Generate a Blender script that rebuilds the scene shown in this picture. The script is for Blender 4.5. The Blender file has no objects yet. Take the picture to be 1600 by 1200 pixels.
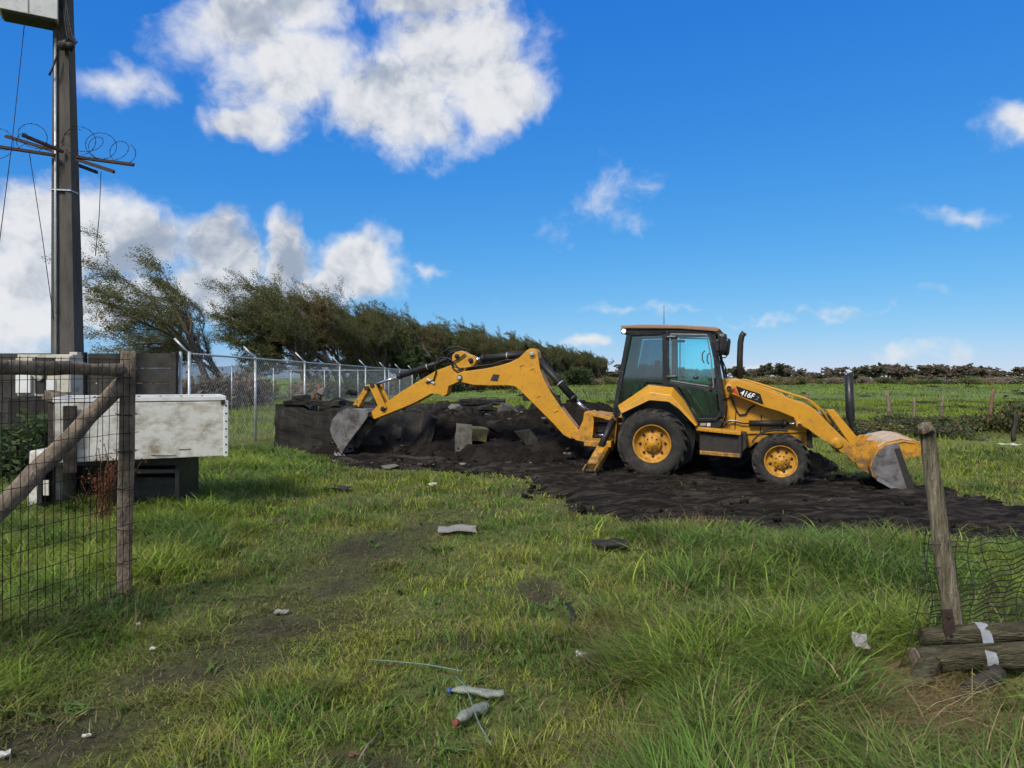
import bpy, bmesh, math, random
import numpy as np
from mathutils import Vector, Matrix
random.seed(7); RNG = np.random.default_rng(11)
SC = bpy.context.scene
COL = SC.collection
F, HOR, EYE = 1130.0, 590.0, 1.85          # focal length and horizon in photo pixels, eye height in metres

# ------------------------------------------------------------------ camera
cam = bpy.data.cameras.new('camera'); camo = bpy.data.objects.new('camera', cam); COL.objects.link(camo)
camo.location = (0, 0, EYE); camo.rotation_euler = (math.pi/2, 0, 0)
cam.sensor_width = 36; cam.lens = 36*F/1600; cam.shift_y = -(600-HOR)/1600
cam.clip_start = 0.05; cam.clip_end = 9000
SC.camera = camo
SC.view_settings.view_transform = 'Standard'; SC.view_settings.look = 'None'
SC.view_settings.exposure = 0.45; SC.view_settings.gamma = 1.0
SC.cycles.use_adaptive_sampling = True; SC.cycles.adaptive_threshold = .028; SC.cycles.adaptive_min_samples = 10
SC.cycles.max_bounces = 5; SC.cycles.diffuse_bounces = 2; SC.cycles.glossy_bounces = 3; SC.cycles.transparent_max_bounces = 12

# ------------------------------------------------------------------ sky with clouds
SUN_EL, SUN_AZ = math.radians(43), math.radians(212)     # azimuth clockwise from +Y: behind the camera, to the left
w = bpy.data.worlds.new('World'); SC.world = w; w.use_nodes = True
wt = w.node_tree; wt.nodes.clear()
def wn(t, **k):
    n = wt.nodes.new(t)
    for a, b in k.items(): setattr(n, a, b)
    return n
def wl(a, b): wt.links.new(a, b)
def wmath(op, a, b=None, c=None, clamp=False):
    n = wn('ShaderNodeMath', operation=op); n.use_clamp = clamp
    for i, v in enumerate((a, b, c)):
        if v is None: continue
        if isinstance(v, (int, float)): n.inputs[i].default_value = v
        else: wl(v, n.inputs[i])
    return n.outputs[0]
def wvec(op, a, b=None, c=None, out=0):
    n = wn('ShaderNodeVectorMath', operation=op)
    for i, v in enumerate((a, b, c)):
        if v is None: continue
        if isinstance(v, (tuple, list)): n.inputs[i].default_value = v
        else: wl(v, n.inputs[i])
    return n.outputs[out]
sky = wn('ShaderNodeTexSky', sky_type='NISHITA'); sky.sun_disc = False
sky.sun_elevation = SUN_EL; sky.sun_rotation = SUN_AZ; sky.altitude = 50; sky.air_density = 1.0; sky.dust_density = 0.0; sky.ozone_density = 1.0
sps = wn('ShaderNodeSeparateColor'); wl(sky.outputs[0], sps.inputs[0]); spc = wn('ShaderNodeCombineColor')    # clear, deep blue rendering of the whole sky
for i, (k, g) in enumerate(((3.55, 1.38), (5.2, .74), (7.7, .30))):
    wl(wmath('MULTIPLY', wmath('POWER', wmath('MULTIPLY', sps.outputs[i], .1), g), k), spc.inputs[i])
tc = wn('ShaderNodeTexCoord'); D0 = wvec('NORMALIZE', tc.outputs['Generated'])
sep = wn('ShaderNodeSeparateXYZ'); wl(D0, sep.inputs[0])
# clouds: soft blobs of cover, broken up by noise; sky coordinates u = x/y, v = z/y of the half in front
yy_ = wmath('MAXIMUM', sep.outputs['Y'], .05)
cmb = wn('ShaderNodeCombineXYZ'); wl(wmath('DIVIDE', sep.outputs['X'], yy_), cmb.inputs[0]); wl(wmath('DIVIDE', sep.outputs['Z'], yy_), cmb.inputs[1])
nz = wn('ShaderNodeTexNoise'); nz.inputs['Scale'].default_value = 6.5; nz.inputs['Detail'].default_value = 4; nz.inputs['Roughness'].default_value = .6
wl(D0, nz.inputs['Vector'])
warp = wvec('SUBTRACT', nz.outputs['Color'], (.5, .5, .5))
UV = wvec('MULTIPLY_ADD', warp, (.17, .15, 0), cmb.outputs[0])
acc = None
def blob(px, py, rx, ry, wgt=1.0):
    global acc
    u0, v0, ru, rv = (px-800)/F, (HOR-py)/F, rx*1.1/F, ry*1.1/F
    r = wvec('LENGTH', wvec('MULTIPLY_ADD', UV, (1/ru, 1/rv, 0), (-u0/ru, -v0/rv, 0)), out=1)
    v = wmath('MULTIPLY_ADD', r, -wgt, wgt)
    acc = v if acc is None else wmath('SMOOTH_MAX', acc, v, .12)
for b in [(362, 40, 112, 85), (440, 110, 130, 100), (375, 200, 85, 45), (455, 10, 110, 60), (620, 170, 140, 80), (730, 90, 130, 110), (690, 0, 130, 60), (800, 140, 80, 65),
          (170, 130, 95, 40, .40), (40, 340, 150, 70), (20, 440, 160, 130), (190, 385, 100, 65), (335, 375, 80, 55), (455, 385, 62, 62), (575, 415, 85, 70), (370, 450, 170, 60), (200, 480, 200, 60), (500, 440, 100, 40),
          (930, 320, 70, 38, .32), (1600, 200, 80, 45, .8), (1505, 330, 60, 16, .18), (910, 548, 40, 14, .5), (1410, 556, 60, 16, .38), (1490, 556, 40, 14, .25), (1190, 484, 300, 8, .24), (680, 437, 26, 14, .3), (1180, 560, 50, 10, .3)]:
    blob(*b)
def fbm_node(vec, sc, det, rough):
    n = wn('ShaderNodeTexNoise'); n.inputs['Scale'].default_value = sc; n.inputs['Detail'].default_value = det; n.inputs['Roughness'].default_value = rough
    wl(vec, n.inputs['Vector']); return n.outputs['Fac']
# broken cumulus over the unseen sky, thickened to whiten and brighten the ambient light
big = fbm_node(D0, 3.0, 2, .5)
uabs = wmath('ABSOLUTE', wmath('DIVIDE', sep.outputs['X'], yy_))
mro = wn('ShaderNodeMapRange', interpolation_type='SMOOTHSTEP'); wl(wmath('MAXIMUM', uabs, wmath('MULTIPLY', wmath('DIVIDE', sep.outputs['Z'], yy_), 1.25)), mro.inputs[0]); mro.inputs[1].default_value = .76; mro.inputs[2].default_value = 1.0
rest = wmath('MULTIPLY_ADD', wmath('SUBTRACT', big, .41), 4.0, wmath('MULTIPLY_ADD', mro.outputs[0], 2.0, -2.0))
acc = wmath('MAXIMUM', acc, rest)
DW = wvec('MULTIPLY_ADD', warp, (.10, .10, .08), D0)
n1 = fbm_node(DW, 11.0, 7, .60)
dens = wmath('ADD', acc, wmath('MULTIPLY', wmath('SUBTRACT', n1, .5), 1.35))
mr = wn('ShaderNodeMapRange', interpolation_type='SMOOTHSTEP'); wl(dens, mr.inputs[0])
mr.inputs[1].default_value = -.04; mr.inputs[2].default_value = .56
alpha = wmath('MULTIPLY', mr.outputs[0], .96)
n2 = fbm_node(wvec('ADD', DW, (-.012, -.006, .026)), 11.0, 4, .55)     # a look towards the light: is there more cloud that way?
lit = wmath('ADD', wmath('ADD', wmath('MULTIPLY', wmath('SUBTRACT', n1, n2), 3.4), wmath('MULTIPLY', wmath('SUBTRACT', big, .5), -1.8)), .92)
lit_ = wn('ShaderNodeMapRange', interpolation_type='SMOOTHERSTEP'); wl(wmath('SUBTRACT', lit, wmath('MULTIPLY', dens, .45)), lit_.inputs[0]); lit_.inputs[1].default_value = -.35; lit_.inputs[2].default_value = 1.05; lit = lit_.outputs[0]
cr = wn('ShaderNodeMix', data_type='RGBA'); wl(lit, cr.inputs['Factor'])
cr.inputs['A'].default_value = (2.9, 3.4, 4.2, 1); cr.inputs['B'].default_value = (6.9, 6.95, 7.1, 1)
mx = wn('ShaderNodeMix', data_type='RGBA'); wl(alpha, mx.inputs['Factor']); wl(spc.outputs[0], mx.inputs['A']); wl(cr.outputs['Result'], mx.inputs['B'])
bg = wn('ShaderNodeBackground'); bg.inputs['Strength'].default_value = 0.088
wl(mx.outputs['Result'], bg.inputs['Color'])
w.cycles.sampling_method = 'MANUAL'; w.cycles.sample_map_resolution = 512
wo = wn('ShaderNodeOutputWorld'); wl(bg.outputs[0], wo.inputs['Surface'])

# ------------------------------------------------------------------ sun, veiled by cloud
sl = bpy.data.lights.new('sun', 'SUN'); sl.energy = 3.1; sl.angle = math.radians(13); sl.color = (1, .93, .80)
so = bpy.data.objects.new('sun', sl); COL.objects.link(so)
sd = Vector((math.sin(SUN_AZ)*math.cos(SUN_EL), math.cos(SUN_AZ)*math.cos(SUN_EL), math.sin(SUN_EL)))
so.rotation_euler = sd.to_track_quat('Z', 'Y').to_euler(); so.location = (0, -5, 30)

# ------------------------------------------------------------------ helpers
def W(px, py, d):                                         # photo pixel at depth d -> world point
    return Vector(((px-800)/F*d, d, EYE-(py-HOR)/F*d))
def hash2(ix, iy, s):
    v = np.sin(ix*127.1 + iy*311.7 + s*74.7)*43758.5453
    return v - np.floor(v)
def vnoise(x, y, s=0):
    ix = np.floor(x); iy = np.floor(y); fx = x-ix; fy = y-iy
    fx = fx*fx*(3-2*fx); fy = fy*fy*(3-2*fy)
    a = hash2(ix, iy, s); b = hash2(ix+1, iy, s); c = hash2(ix, iy+1, s); d = hash2(ix+1, iy+1, s)
    return a + (b-a)*fx + (c-a)*fy + (a-b-c+d)*fx*fy
def fbm(x, y, s=0, o=4):
    t = np.zeros_like(x, dtype=float); a = .5; n = 0
    for i in range(o):
        t += a*vnoise(x, y, s+i); n += a; x = x*2.03+3.1; y = y*2.03+1.7; a *= .5
    return t/n
def sstep(a, b, x):
    t = np.clip((x-a)/(b-a), 0, 1); return t*t*(3-2*t)
YAW = math.radians(19)
FW = np.array([math.cos(YAW), -math.sin(YAW)]); LF = np.array([math.sin(YAW), math.cos(YAW)])
MO = np.array([2.68, 13.75]) + .86*LF                     # machine origin: below the middle of its rear axle
MUDP = np.array([(-4.0, 15.7), (-1.4, 14.3), (.1, 13.4), (.3, 12.4), (.7, 10.5), (1.4, 9.6), (2.4, 8.8), (3.2, 8.1), (4.8, 7.8), (5.9, 7.7), (9.5, 7.3), (11, 8.5),
                 (9, 10.0), (7.6, 10.7), (7.3, 12.5), (6.8, 14.5), (6.0, 16.5), (4.5, 19), (1, 22), (-4, 22), (-6.0, 20), (-4.8, 17.4)])
def sdf_mud(x, y):                                        # > 0 inside the churned mud
    x = np.asarray(x, float); y = np.asarray(y, float)
    d = np.full(x.shape, 1e9); ins = np.zeros(x.shape, bool); n = len(MUDP)
    for i in range(n):
        a = MUDP[i]; b = MUDP[(i+1) % n]; e = b-a
        t = np.clip(((x-a[0])*e[0]+(y-a[1])*e[1])/(e@e), 0, 1)
        d = np.minimum(d, np.hypot(x-a[0]-t*e[0], y-a[1]-t*e[1]))
        c = ((a[1] > y) != (b[1] > y)) & (x < (b[0]-a[0])*(y-a[1])/(b[1]-a[1]+1e-12)+a[0])
        ins ^= c
    return np.where(ins, d, -d) + (fbm(x*1.1, y*1.1, 5)-.5)*1.1
def hgt(x, y):
    x = np.asarray(x, float); y = np.asarray(y, float)
    z = (fbm(x*.4, y*.4, 1)-.5)*.10 + (fbm(x*1.7, y*1.7, 2, 3)-.5)*.05
    s = (x-MO[0])*FW[0]+(y-MO[1])*FW[1]; l = (x-MO[0])*LF[0]+(y-MO[1])*LF[1]
    flat = np.exp(-((s-1)/4.0)**4-((l)/2.6)**4)
    z = z*(1-flat) - .11*sstep(0, 2.3, s)*np.exp(-(l/3.6)**2)*(1-sstep(5.2, 8, s))
    far = sstep(30, 140, np.hypot(x, y))
    return z + far*(fbm(x*.012, y*.012, 9)-.5)*1.0 - far*.25
BARE = [(-1.6, 7.8, .55, .95), (-1.75, 5.35, .45, .4), (-1.5, 6.4, .4, .5), (-2.4, 3.7, .8, .35), (-.7, 3.45, .5, .3), (.2, 6.2, .35, .7), (1.2, 7.7, .45, .25), (-2.1, 4.5, .5, .3), (.5, 11.6, .9, .5), (-.3, 5.0, .25, .3), (-3.0, 9.2, .5, .3), (.15, 3.1, .5, .2)]
def bare(x, y):
    m = np.zeros_like(x)
    for bx, by, rx, ry in BARE: m = np.maximum(m, 1-np.hypot((x-bx)/rx, (y-by)/ry))
    return m + (fbm(x*2.2, y*2.2, 31)-.5)*.9

TRK = np.array([(-.9, 9.5), (-1.45, 7.8), (-1.62, 6.6), (-1.85, 5.3), (-2.25, 4.3), (-2.7, 3.3), (-3.1, 2.4)])
def track(x, y):
    d = np.full(x.shape, 9.0)
    for a, b in zip(TRK[:-1], TRK[1:]):
        e = b-a; t = np.clip(((x-a[0])*e[0]+(y-a[1])*e[1])/(e@e), 0, 1); d = np.minimum(d, np.hypot(x-a[0]-t*e[0], y-a[1]-t*e[1]))
    return sstep(.75, .2, d+(fbm(x*1.8, y*1.8, 33)-.5)*.7)
def mesh_np(name, V, faces):
    """V (n,3); faces list of int arrays (m,k)"""
    me = bpy.data.meshes.new(name); V = np.ascontiguousarray(V, dtype=np.float32)
    me.vertices.add(len(V)); me.vertices.foreach_set('co', V.ravel())
    li = np.concatenate([f.ravel() for f in faces]).astype(np.int32)
    tot = np.concatenate([np.full(len(f), f.shape[1], np.int32) for f in faces])
    st = np.concatenate([[0], np.cumsum(tot)[:-1]]).astype(np.int32)
    me.loops.add(len(li)); me.loops.foreach_set('vertex_index', li)
    me.polygons.add(len(tot)); me.polygons.foreach_set('loop_start', st); me.polygons.foreach_set('loop_total', tot)
    me.update(calc_edges=True); return me
def vcol(me, C):
    a = me.color_attributes.new('Col', 'FLOAT_COLOR', 'POINT')
    C4 = np.ones((len(C), 4), np.float32); C4[:, :3] = C; a.data.foreach_set('color', C4.ravel())
def smooth(me, v=True): me.polygons.foreach_set('use_smooth', np.full(len(me.polygons), v))
def link(name, me, mat=None, parent=None, loc=None):
    o = bpy.data.objects.new(name, me); COL.objects.link(o)
    if mat is not None and me is not None:
        if len(me.materials) == 0: me.materials.append(mat)
    if parent: o.parent = parent
    if loc is not None: o.location = loc
    return o
def tag(o, label=None, cat=None, group=None, kind=None):
    for k, v in (('label', label), ('category', cat), ('group', group), ('kind', kind)):
        if v: o[k] = v
    return o
def empty(name, loc=(0, 0, 0), rz=0, **k):
    o = bpy.data.objects.new(name, None); COL.objects.link(o); o.location = loc; o.rotation_euler = (0, 0, rz); o.empty_display_size = .2
    return tag(o, **k)
class MB:                                                  # collects shapes; build() links them as one mesh object
    def __init__(s): s.bm = bmesh.new()
    def prism(s, pts, y0, y1, bev=.0):                     # pts (x, z), extruded along y
        bm = s.bm
        a = [bm.verts.new((p[0], y0, p[1])) for p in pts]; b = [bm.verts.new((p[0], y1, p[1])) for p in pts]
        n = len(pts); fs = [bm.faces.new(a), bm.faces.new(b[::-1])]
        for i in range(n): fs.append(bm.faces.new((a[i], b[i], b[(i+1) % n], a[(i+1) % n])))
        bmesh.ops.recalc_face_normals(bm, faces=fs)
        if bev: bmesh.ops.bevel(bm, geom=list({e for f in fs for e in f.edges}), offset=bev, segments=2, profile=.6, affect='EDGES', clamp_overlap=True)
        return s
    def box(s, c, d, rot=None, bev=.0):
        M = Matrix.Translation(c) @ (rot.to_4x4() if rot else Matrix.Identity(4)) @ Matrix.Diagonal((d[0], d[1], d[2], 1))
        r = bmesh.ops.create_cube(s.bm, size=1, matrix=M)
        if bev: bmesh.ops.bevel(s.bm, geom=list({e for v in r['verts'] for e in v.link_edges}), offset=bev, segments=2, profile=.6, affect='EDGES', clamp_overlap=True)
        return s
    def bar(s, p, q, wd, th, up=(0, 1, 0), bev=.0):        # rectangular bar from p to q, th along 'up'
        p = Vector(p); q = Vector(q); x = (q-p).normalized(); u = Vector(up); y = u.cross(x).normalized(); z = x.cross(y)
        M = Matrix((x, z, y)).transposed()
        return s.box((p+q)/2, ((q-p).length, th, wd), M, bev)
    def tube(s, pts, r, n=8, cap=True):
        pts = [Vector(p) for p in pts]; m = len(pts); rs = r if isinstance(r, (list, tuple)) else [r]*m
        rings = []; u = None
        for i in range(m):
            t = (pts[min(i+1, m-1)]-pts[max(i-1, 0)])
            t = t.normalized() if t.length > 1e-9 else Vector((0, 0, 1))
            if u is None: u = t.orthogonal().normalized()
            else: u = (u - t*u.dot(t)).normalized()
            v = t.cross(u)
            rings.append([s.bm.verts.new(pts[i]+(u*math.cos(2*math.pi*k/n)+v*math.sin(2*math.pi*k/n))*rs[i]) for k in range(n)])
        for i in range(m-1):
            for k in range(n):
                f = s.bm.faces.new((rings[i][k], rings[i][(k+1) % n], rings[i+1][(k+1) % n], rings[i+1][k])); f.smooth = True
        if cap: s.bm.faces.new(rings[0][::-1]); s.bm.faces.new(rings[-1])
        return s
    def lathe(s, prof, n=32, axis='y', c=(0, 0, 0), cap=True):       # prof (radius, offset along axis)
        rings = []
        for r, h in prof:
            ring = []
            for k in range(n):
                a = 2*math.pi*k/n; u, v = r*math.cos(a), r*math.sin(a)
                p = (u, h, v) if axis == 'y' else (u, v, h)
                ring.append(s.bm.verts.new((p[0]+c[0], p[1]+c[1], p[2]+c[2])))
            rings.append(ring)
        fs = []
        for i in range(len(rings)-1):
            for k in range(n): f = s.bm.faces.new((rings[i][k], rings[i][(k+1) % n], rings[i+1][(k+1) % n], rings[i+1][k])); f.smooth = True; fs.append(f)
        if cap: fs.append(s.bm.faces.new(rings[0])); fs.append(s.bm.faces.new(rings[-1]))
        bmesh.ops.recalc_face_normals(s.bm, faces=fs)
        return s
    def build(s, name, mat, parent=None, loc=None, rot=None):
        me = bpy.data.meshes.new(name); s.bm.to_mesh(me); s.bm.free()
        o = link(name, me, mat, parent, loc)
        if rot: o.rotation_euler = rot
        return o
def rough(o, lev=2, amp=.02, scale=3.0, seed=0):           # break up straight faces with real relief
    me = o.data; bm = bmesh.new(); bm.from_mesh(me)
    bmesh.ops.subdivide_edges(bm, edges=bm.edges[:], cuts=lev, use_grid_fill=True)
    bm.normal_update()
    co = np.array([v.co for v in bm.verts]); no = np.array([v.normal for v in bm.verts])
    k = fbm(co[:, 0]*scale+co[:, 2]*scale*.7+seed, co[:, 1]*scale+co[:, 2]*scale+seed*.37, seed, 3)-.5
    for i, v in enumerate(bm.verts): v.co += Vector(no[i])*float(k[i])*2*amp
    bm.to_mesh(me); bm.free()

# ------------------------------------------------------------------ materials
def mat(name, base, rough_=.6, metal=0, var=.25, scale=6, dirt=None, dirt_amt=.5, dirt_scale=3, bump=.15, bscale=60, spec=.4, stretch=None, coords='Object', splash=None):
    m = bpy.data.materials.new(name); m.use_nodes = True; t = m.node_tree; N = t.nodes; p = N['Principled BSDF']
    c = N.new('ShaderNodeTexCoord'); vec = c.outputs[coords]
    if stretch:
        mp = N.new('ShaderNodeMapping'); mp.inputs['Scale'].default_value = stretch; t.links.new(vec, mp.inputs[0]); vec = mp.outputs[0]
    n = N.new('ShaderNodeTexNoise'); n.inputs['Scale'].default_value = scale; n.inputs['Detail'].default_value = 8; n.inputs['Roughness'].default_value = .62; t.links.new(vec, n.inputs['Vector'])
    r = N.new('ShaderNodeValToRGB'); e = r.color_ramp.elements
    e[0].position = .3; e[1].position = .72
    e[0].color = tuple(max(0, x*(1-var)) for x in base)+(1,); e[1].color = tuple(min(1, x*(1+var)) for x in base)+(1,)
    t.links.new(n.outputs['Fac'], r.inputs[0]); col = r.outputs[0]
    if dirt:
        n2 = N.new('ShaderNodeTexNoise'); n2.inputs['Scale'].default_value = dirt_scale; n2.inputs['Detail'].default_value = 10; n2.inputs['Roughness'].default_value = .68; t.links.new(vec, n2.inputs['Vector'])
        mr_ = N.new('ShaderNodeMapRange'); mr_.inputs[1].default_value = .62-dirt_amt*.35; mr_.inputs[2].default_value = .80-dirt_amt*.25; t.links.new(n2.outputs['Fac'], mr_.inputs[0])
        mm = N.new('ShaderNodeMix'); mm.data_type = 'RGBA'; t.links.new(mr_.outputs[0], mm.inputs['Factor']); t.links.new(col, mm.inputs['A']); mm.inputs['B'].default_value = dirt+(1,); col = mm.outputs['Result']
        rr = N.new('ShaderNodeMapRange'); rr.inputs[3].default_value = rough_; rr.inputs[4].default_value = .9; t.links.new(mr_.outputs[0], rr.inputs[0]); t.links.new(rr.outputs[0], p.inputs['Roughness'])
    else: p.inputs['Roughness'].default_value = rough_
    if splash:                                             # dried mud thrown up from the ground, in ragged spatters
        sx_ = N.new('ShaderNodeSeparateXYZ'); t.links.new(c.outputs['Object'], sx_.inputs[0]); ns = N.new('ShaderNodeTexNoise'); ns.inputs['Scale'].default_value = 7; ns.inputs['Detail'].default_value = 10; ns.inputs['Roughness'].default_value = .75; t.links.new(c.outputs['Object'], ns.inputs['Vector'])
        mz = N.new('ShaderNodeMapRange'); mz.inputs[1].default_value = splash[0]; mz.inputs[2].default_value = splash[1]; mz.inputs[3].default_value = .16; mz.inputs[4].default_value = -.16; t.links.new(sx_.outputs['Z'], mz.inputs[0])
        ad = N.new('ShaderNodeMath'); t.links.new(ns.outputs['Fac'], ad.inputs[0]); t.links.new(mz.outputs[0], ad.inputs[1]); ms_ = N.new('ShaderNodeMapRange'); ms_.inputs[1].default_value = .52; ms_.inputs[2].default_value = .66; ms_.inputs[4].default_value = .8; t.links.new(ad.outputs[0], ms_.inputs[0])
        m3 = N.new('ShaderNodeMix'); m3.data_type = 'RGBA'; t.links.new(ms_.outputs[0], m3.inputs['Factor']); t.links.new(col, m3.inputs['A']); m3.inputs['B'].default_value = (.075, .058, .042, 1); col = m3.outputs['Result']
    t.links.new(col, p.inputs['Base Color']); p.inputs['Metallic'].default_value = metal; p.inputs['Specular IOR Level'].default_value = spec
    if bump:
        n3 = N.new('ShaderNodeTexNoise'); n3.inputs['Scale'].default_value = bscale; n3.inputs['Detail'].default_value = 6; t.links.new(vec, n3.inputs['Vector'])
        b = N.new('ShaderNodeBump'); b.inputs['Strength'].default_value = bump; b.inputs['Distance'].default_value = .06 if bump > .8 else .02; t.links.new(n3.outputs['Fac'], b.inputs['Height']); t.links.new(b.outputs[0], p.inputs['Normal'])
    return m
def mat_col(name, rough_=.7, trans=.25, spec=.25):          # colour from each blade's or leaf's own tint
    m = bpy.data.materials.new(name); m.use_nodes = True; t = m.node_tree; N = t.nodes; p = N['Principled BSDF']
    a = N.new('ShaderNodeAttribute'); a.attribute_name = 'Col'
    t.links.new(a.outputs['Color'], p.inputs['Base Color']); p.inputs['Roughness'].default_value = rough_; p.inputs['Specular IOR Level'].default_value = spec
    if trans:
        tr = N.new('ShaderNodeBsdfTranslucent'); t.links.new(a.outputs['Color'], tr.inputs['Color'])
        mxs = N.new('ShaderNodeMixShader'); mxs.inputs[0].default_value = trans
        t.links.new(p.outputs[0], mxs.inputs[1]); t.links.new(tr.outputs[0], mxs.inputs[2]); t.links.new(mxs.outputs[0], N['Material Output'].inputs['Surface'])
    return m
M = {}
M['yellow'] = mat('yellow_paint', (.49, .235, .013), .42, 0, .12, 2.5, (.20, .11, .035), .20, 13, .05, 40, .45, splash=(.25, 1.25))
M['yellow_worn'] = mat('worn_yellow_paint', (.47, .225, .017), .5, 0, .12, 3, (.11, .065, .03), .42, 8, .08, 40, splash=(.2, 1.2))
M['rim'] = mat('wheel_paint', (.47, .225, .017), .5, 0, .12, 3, (.13, .08, .04), .45, 9, .08, 40)
M['roof'] = mat('faded_roof_paint', (.27, .155, .10), .6, 0, .12, 5, (.25, .14, .08), .3, 6, .05)
M['black'] = mat('black_paint', (.014, .015, .017), .38, 0, .3, 8, (.05, .045, .04), .2, 7, .04)
M['rubber'] = mat('tyre_rubber', (.016, .0155, .015), .8, 0, .25, 9, (.062, .053, .043), .42, 7, .25, 50)
M['hose'] = mat('hose_rubber', (.012, .012, .013), .55, 0, .2, 20, bump=.05)
M['steel'] = mat('bucket_steel', (.19, .185, .19), .48, .45, .25, 5, (.035, .028, .024), .5, 4, .12, 30)
M['grey_panel'] = mat('scorched_grey_panel', (.060, .060, .054), .7, 0, .3, 5, (.025, .024, .022), .4, 3, .1)
M['cutter'] = mat('polished_cutting_edge', (.42, .43, .45), .35, .8, .25, 12, (.10, .09, .08), .4, 9, .08)
M['chrome'] = mat('hydraulic_rod_chrome', (.75, .77, .8), .12, 1, .03, 10, bump=0)
M['dark_iron'] = mat('dark_iron', (.035, .032, .03), .6, .4, .3, 12, bump=.1)
M['rust'] = mat('rusty_iron', (.036, .022, .018), .85, .2, .45, 14, (.04, .02, .015), .5, 9, .25)
M['pale'] = mat('skylit_bucket_top', (.55, .42, .28), .5, .1, .15, 6, (.40, .22, .05), .4, 5, .05)  # sky light on the bucket's top, put into a pale colour
M['mud'] = mat('wet_black_mud', (.0150, .0125, .0104), .9, 0, .5, 2.6, (.070, .058, .047), .42, 2.6, 1.0, 12, .1, (.5, 3.8, 1))  # pale dry-crust streaks also stand in for light on the rut ridges
M['mudpile'] = mat('dark_earth', (.012, .0098, .008), .9, 0, .55, 4, (.036, .030, .024), .35, 3.0, 1.0, 9, .1)
M['darkconc'] = mat('blackened_concrete', (.026, .024, .022), .85, 0, .5, 3, (.085, .08, .072), .22, 2.6, .4, 30, .2, (1.6, 1.6, .5))
M['concrete'] = mat('weathered_concrete', (.17, .16, .14), .85, 0, .35, 5, (.045, .042, .037), .55, 3.5, .3, 40, .2)
M['wallconc'] = mat('dark_concrete_plank', (.052, .050, .048), .85, 0, .35, 2.5, (.022, .021, .02), .45, 2, .3, 30, .2)
M['poleconc'] = mat('grey_pole_concrete', (.095, .088, .082), .85, 0, .25, 3, (.045, .042, .040), .45, 1.6, .25, 40, .2, (2, 2, .35))
M['whitemetal'] = mat('dirty_white_sheet_metal', (.58, .575, .54), .45, 0, .07, 3, (.21, .17, .11), .50, 2.6, .05, 30, .4, (1.2, 1.2, 1.9))
M['whitebox'] = mat('white_painted_box', (.62, .63, .63), .45, 0, .08, 5, (.35, .34, .3), .25, 3, .04)
M['beige'] = mat('beige_cabinet_paint', (.46, .44, .38), .5, 0, .1, 4, (.2, .17, .13), .35, 4, .04)
M['galv'] = mat('galvanised_steel', (.40, .44, .47), .45, .5, .15, 14, (.22, .23, .23), .3, 5, .03)
M['wire'] = mat('rusted_wire', (.022, .018, .016), .7, .3, .4, 30, bump=0)
M['log'] = mat('weathered_log', (.185, .15, .115), .9, 0, .45, 5, (.070, .060, .050), .5, 3, .8, 16, .12, (2.4, 2.4, 1.6))
M['logmoss'] = mat('mossy_log', (.19, .165, .12), .9, 0, .5, 4, (.058, .056, .030), .5, 2.4, .9, 12, .12, (7, 7, .8))
M['log_olive'] = mat('olive_log', (.105, .092, .058), .85, 0, .5, 5, (.026, .027, .014), .5, 3, .9, 14, .15, (.9, 7, 7))
M['darklog'] = mat('dark_wet_wood', (.05, .042, .036), .85, 0, .4, 9, (.018, .016, .015), .45, 5, .4, 45, .2)
M['redlog'] = mat('reddish_old_post', (.17, .09, .055), .9, 0, .35, 9, (.09, .06, .045), .5, 5, .4)
M['grass'] = mat_col('grass_blades', .55, .48, .22)
M['leaf'] = mat_col('leaves', .7, .42, .2)
M['bark'] = mat('bark', (.075, .062, .052), .95, 0, .35, 6, bump=.4, bscale=25, spec=.15)
M['plastic'] = mat('cloudy_plastic', (.36, .37, .34), .28, 0, .3, 25, (.16, .17, .12), .4, 20, .2, 60)
M['bluecap'] = mat('blue_plastic', (.04, .07, .20), .4, bump=0)
M['redcap'] = mat('red_plastic', (.24, .06, .04), .4, bump=0)
M['paper'] = mat('white_litter', (.50, .50, .46), .7, 0, .1, 15, (.4, .38, .33), .3, 9, .1)
M['cord'] = mat('green_cord', (.11, .19, .14), .7, 0, .2, 20, bump=0)
M['strap'] = mat('grey_cloth_strap', (.24, .255, .28), .8, 0, .25, 14, (.18, .18, .18), .3, 9, .4, 60)
M['board'] = mat('grey_board', (.24, .23, .21), .85, 0, .2, 8, (.12, .11, .09), .4, 7, .2)
M['decal_black'] = mat('decal_black', (.008, .008, .009), .3, bump=0)
M['decal_white'] = mat('decal_white', (.8, .8, .8), .4, 0, .02, 5, bump=0)
M['decal_grey'] = mat('decal_grey', (.16, .16, .17), .4, 0, .02, 5, bump=0)
M['decal_red'] = mat('decal_red', (.42, .045, .02), .4, 0, .05, 5, bump=0)
M['seat'] = mat('cab_trim', (.03, .032, .036), .8, 0, .2, 10, bump=.1)
M['redlamp'] = mat('red_lamp', (.30, .02, .03), .3, bump=0)
M['straw'] = mat_col('dry_stalks', .8, .1, .15)
M['hill'] = mat('far_hills', (.14, .19, .24), .95, 0, .15, .01, bump=0, spec=.05)  # distance haze put into the blue-grey base colour
def clear_plastic(m):                                     # thin, scuffed, half see-through
    t = m.node_tree; N = t.nodes; a = N.new('ShaderNodeBsdfTransparent'); a.inputs[0].default_value = (.86, .9, .86, 1); x = N.new('ShaderNodeMixShader'); x.inputs[0].default_value = .42
    t.links.new(N['Principled BSDF'].outputs[0], x.inputs[1]); t.links.new(a.outputs[0], x.inputs[2]); t.links.new(x.outputs[0], N['Material Output'].inputs['Surface'])
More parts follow.
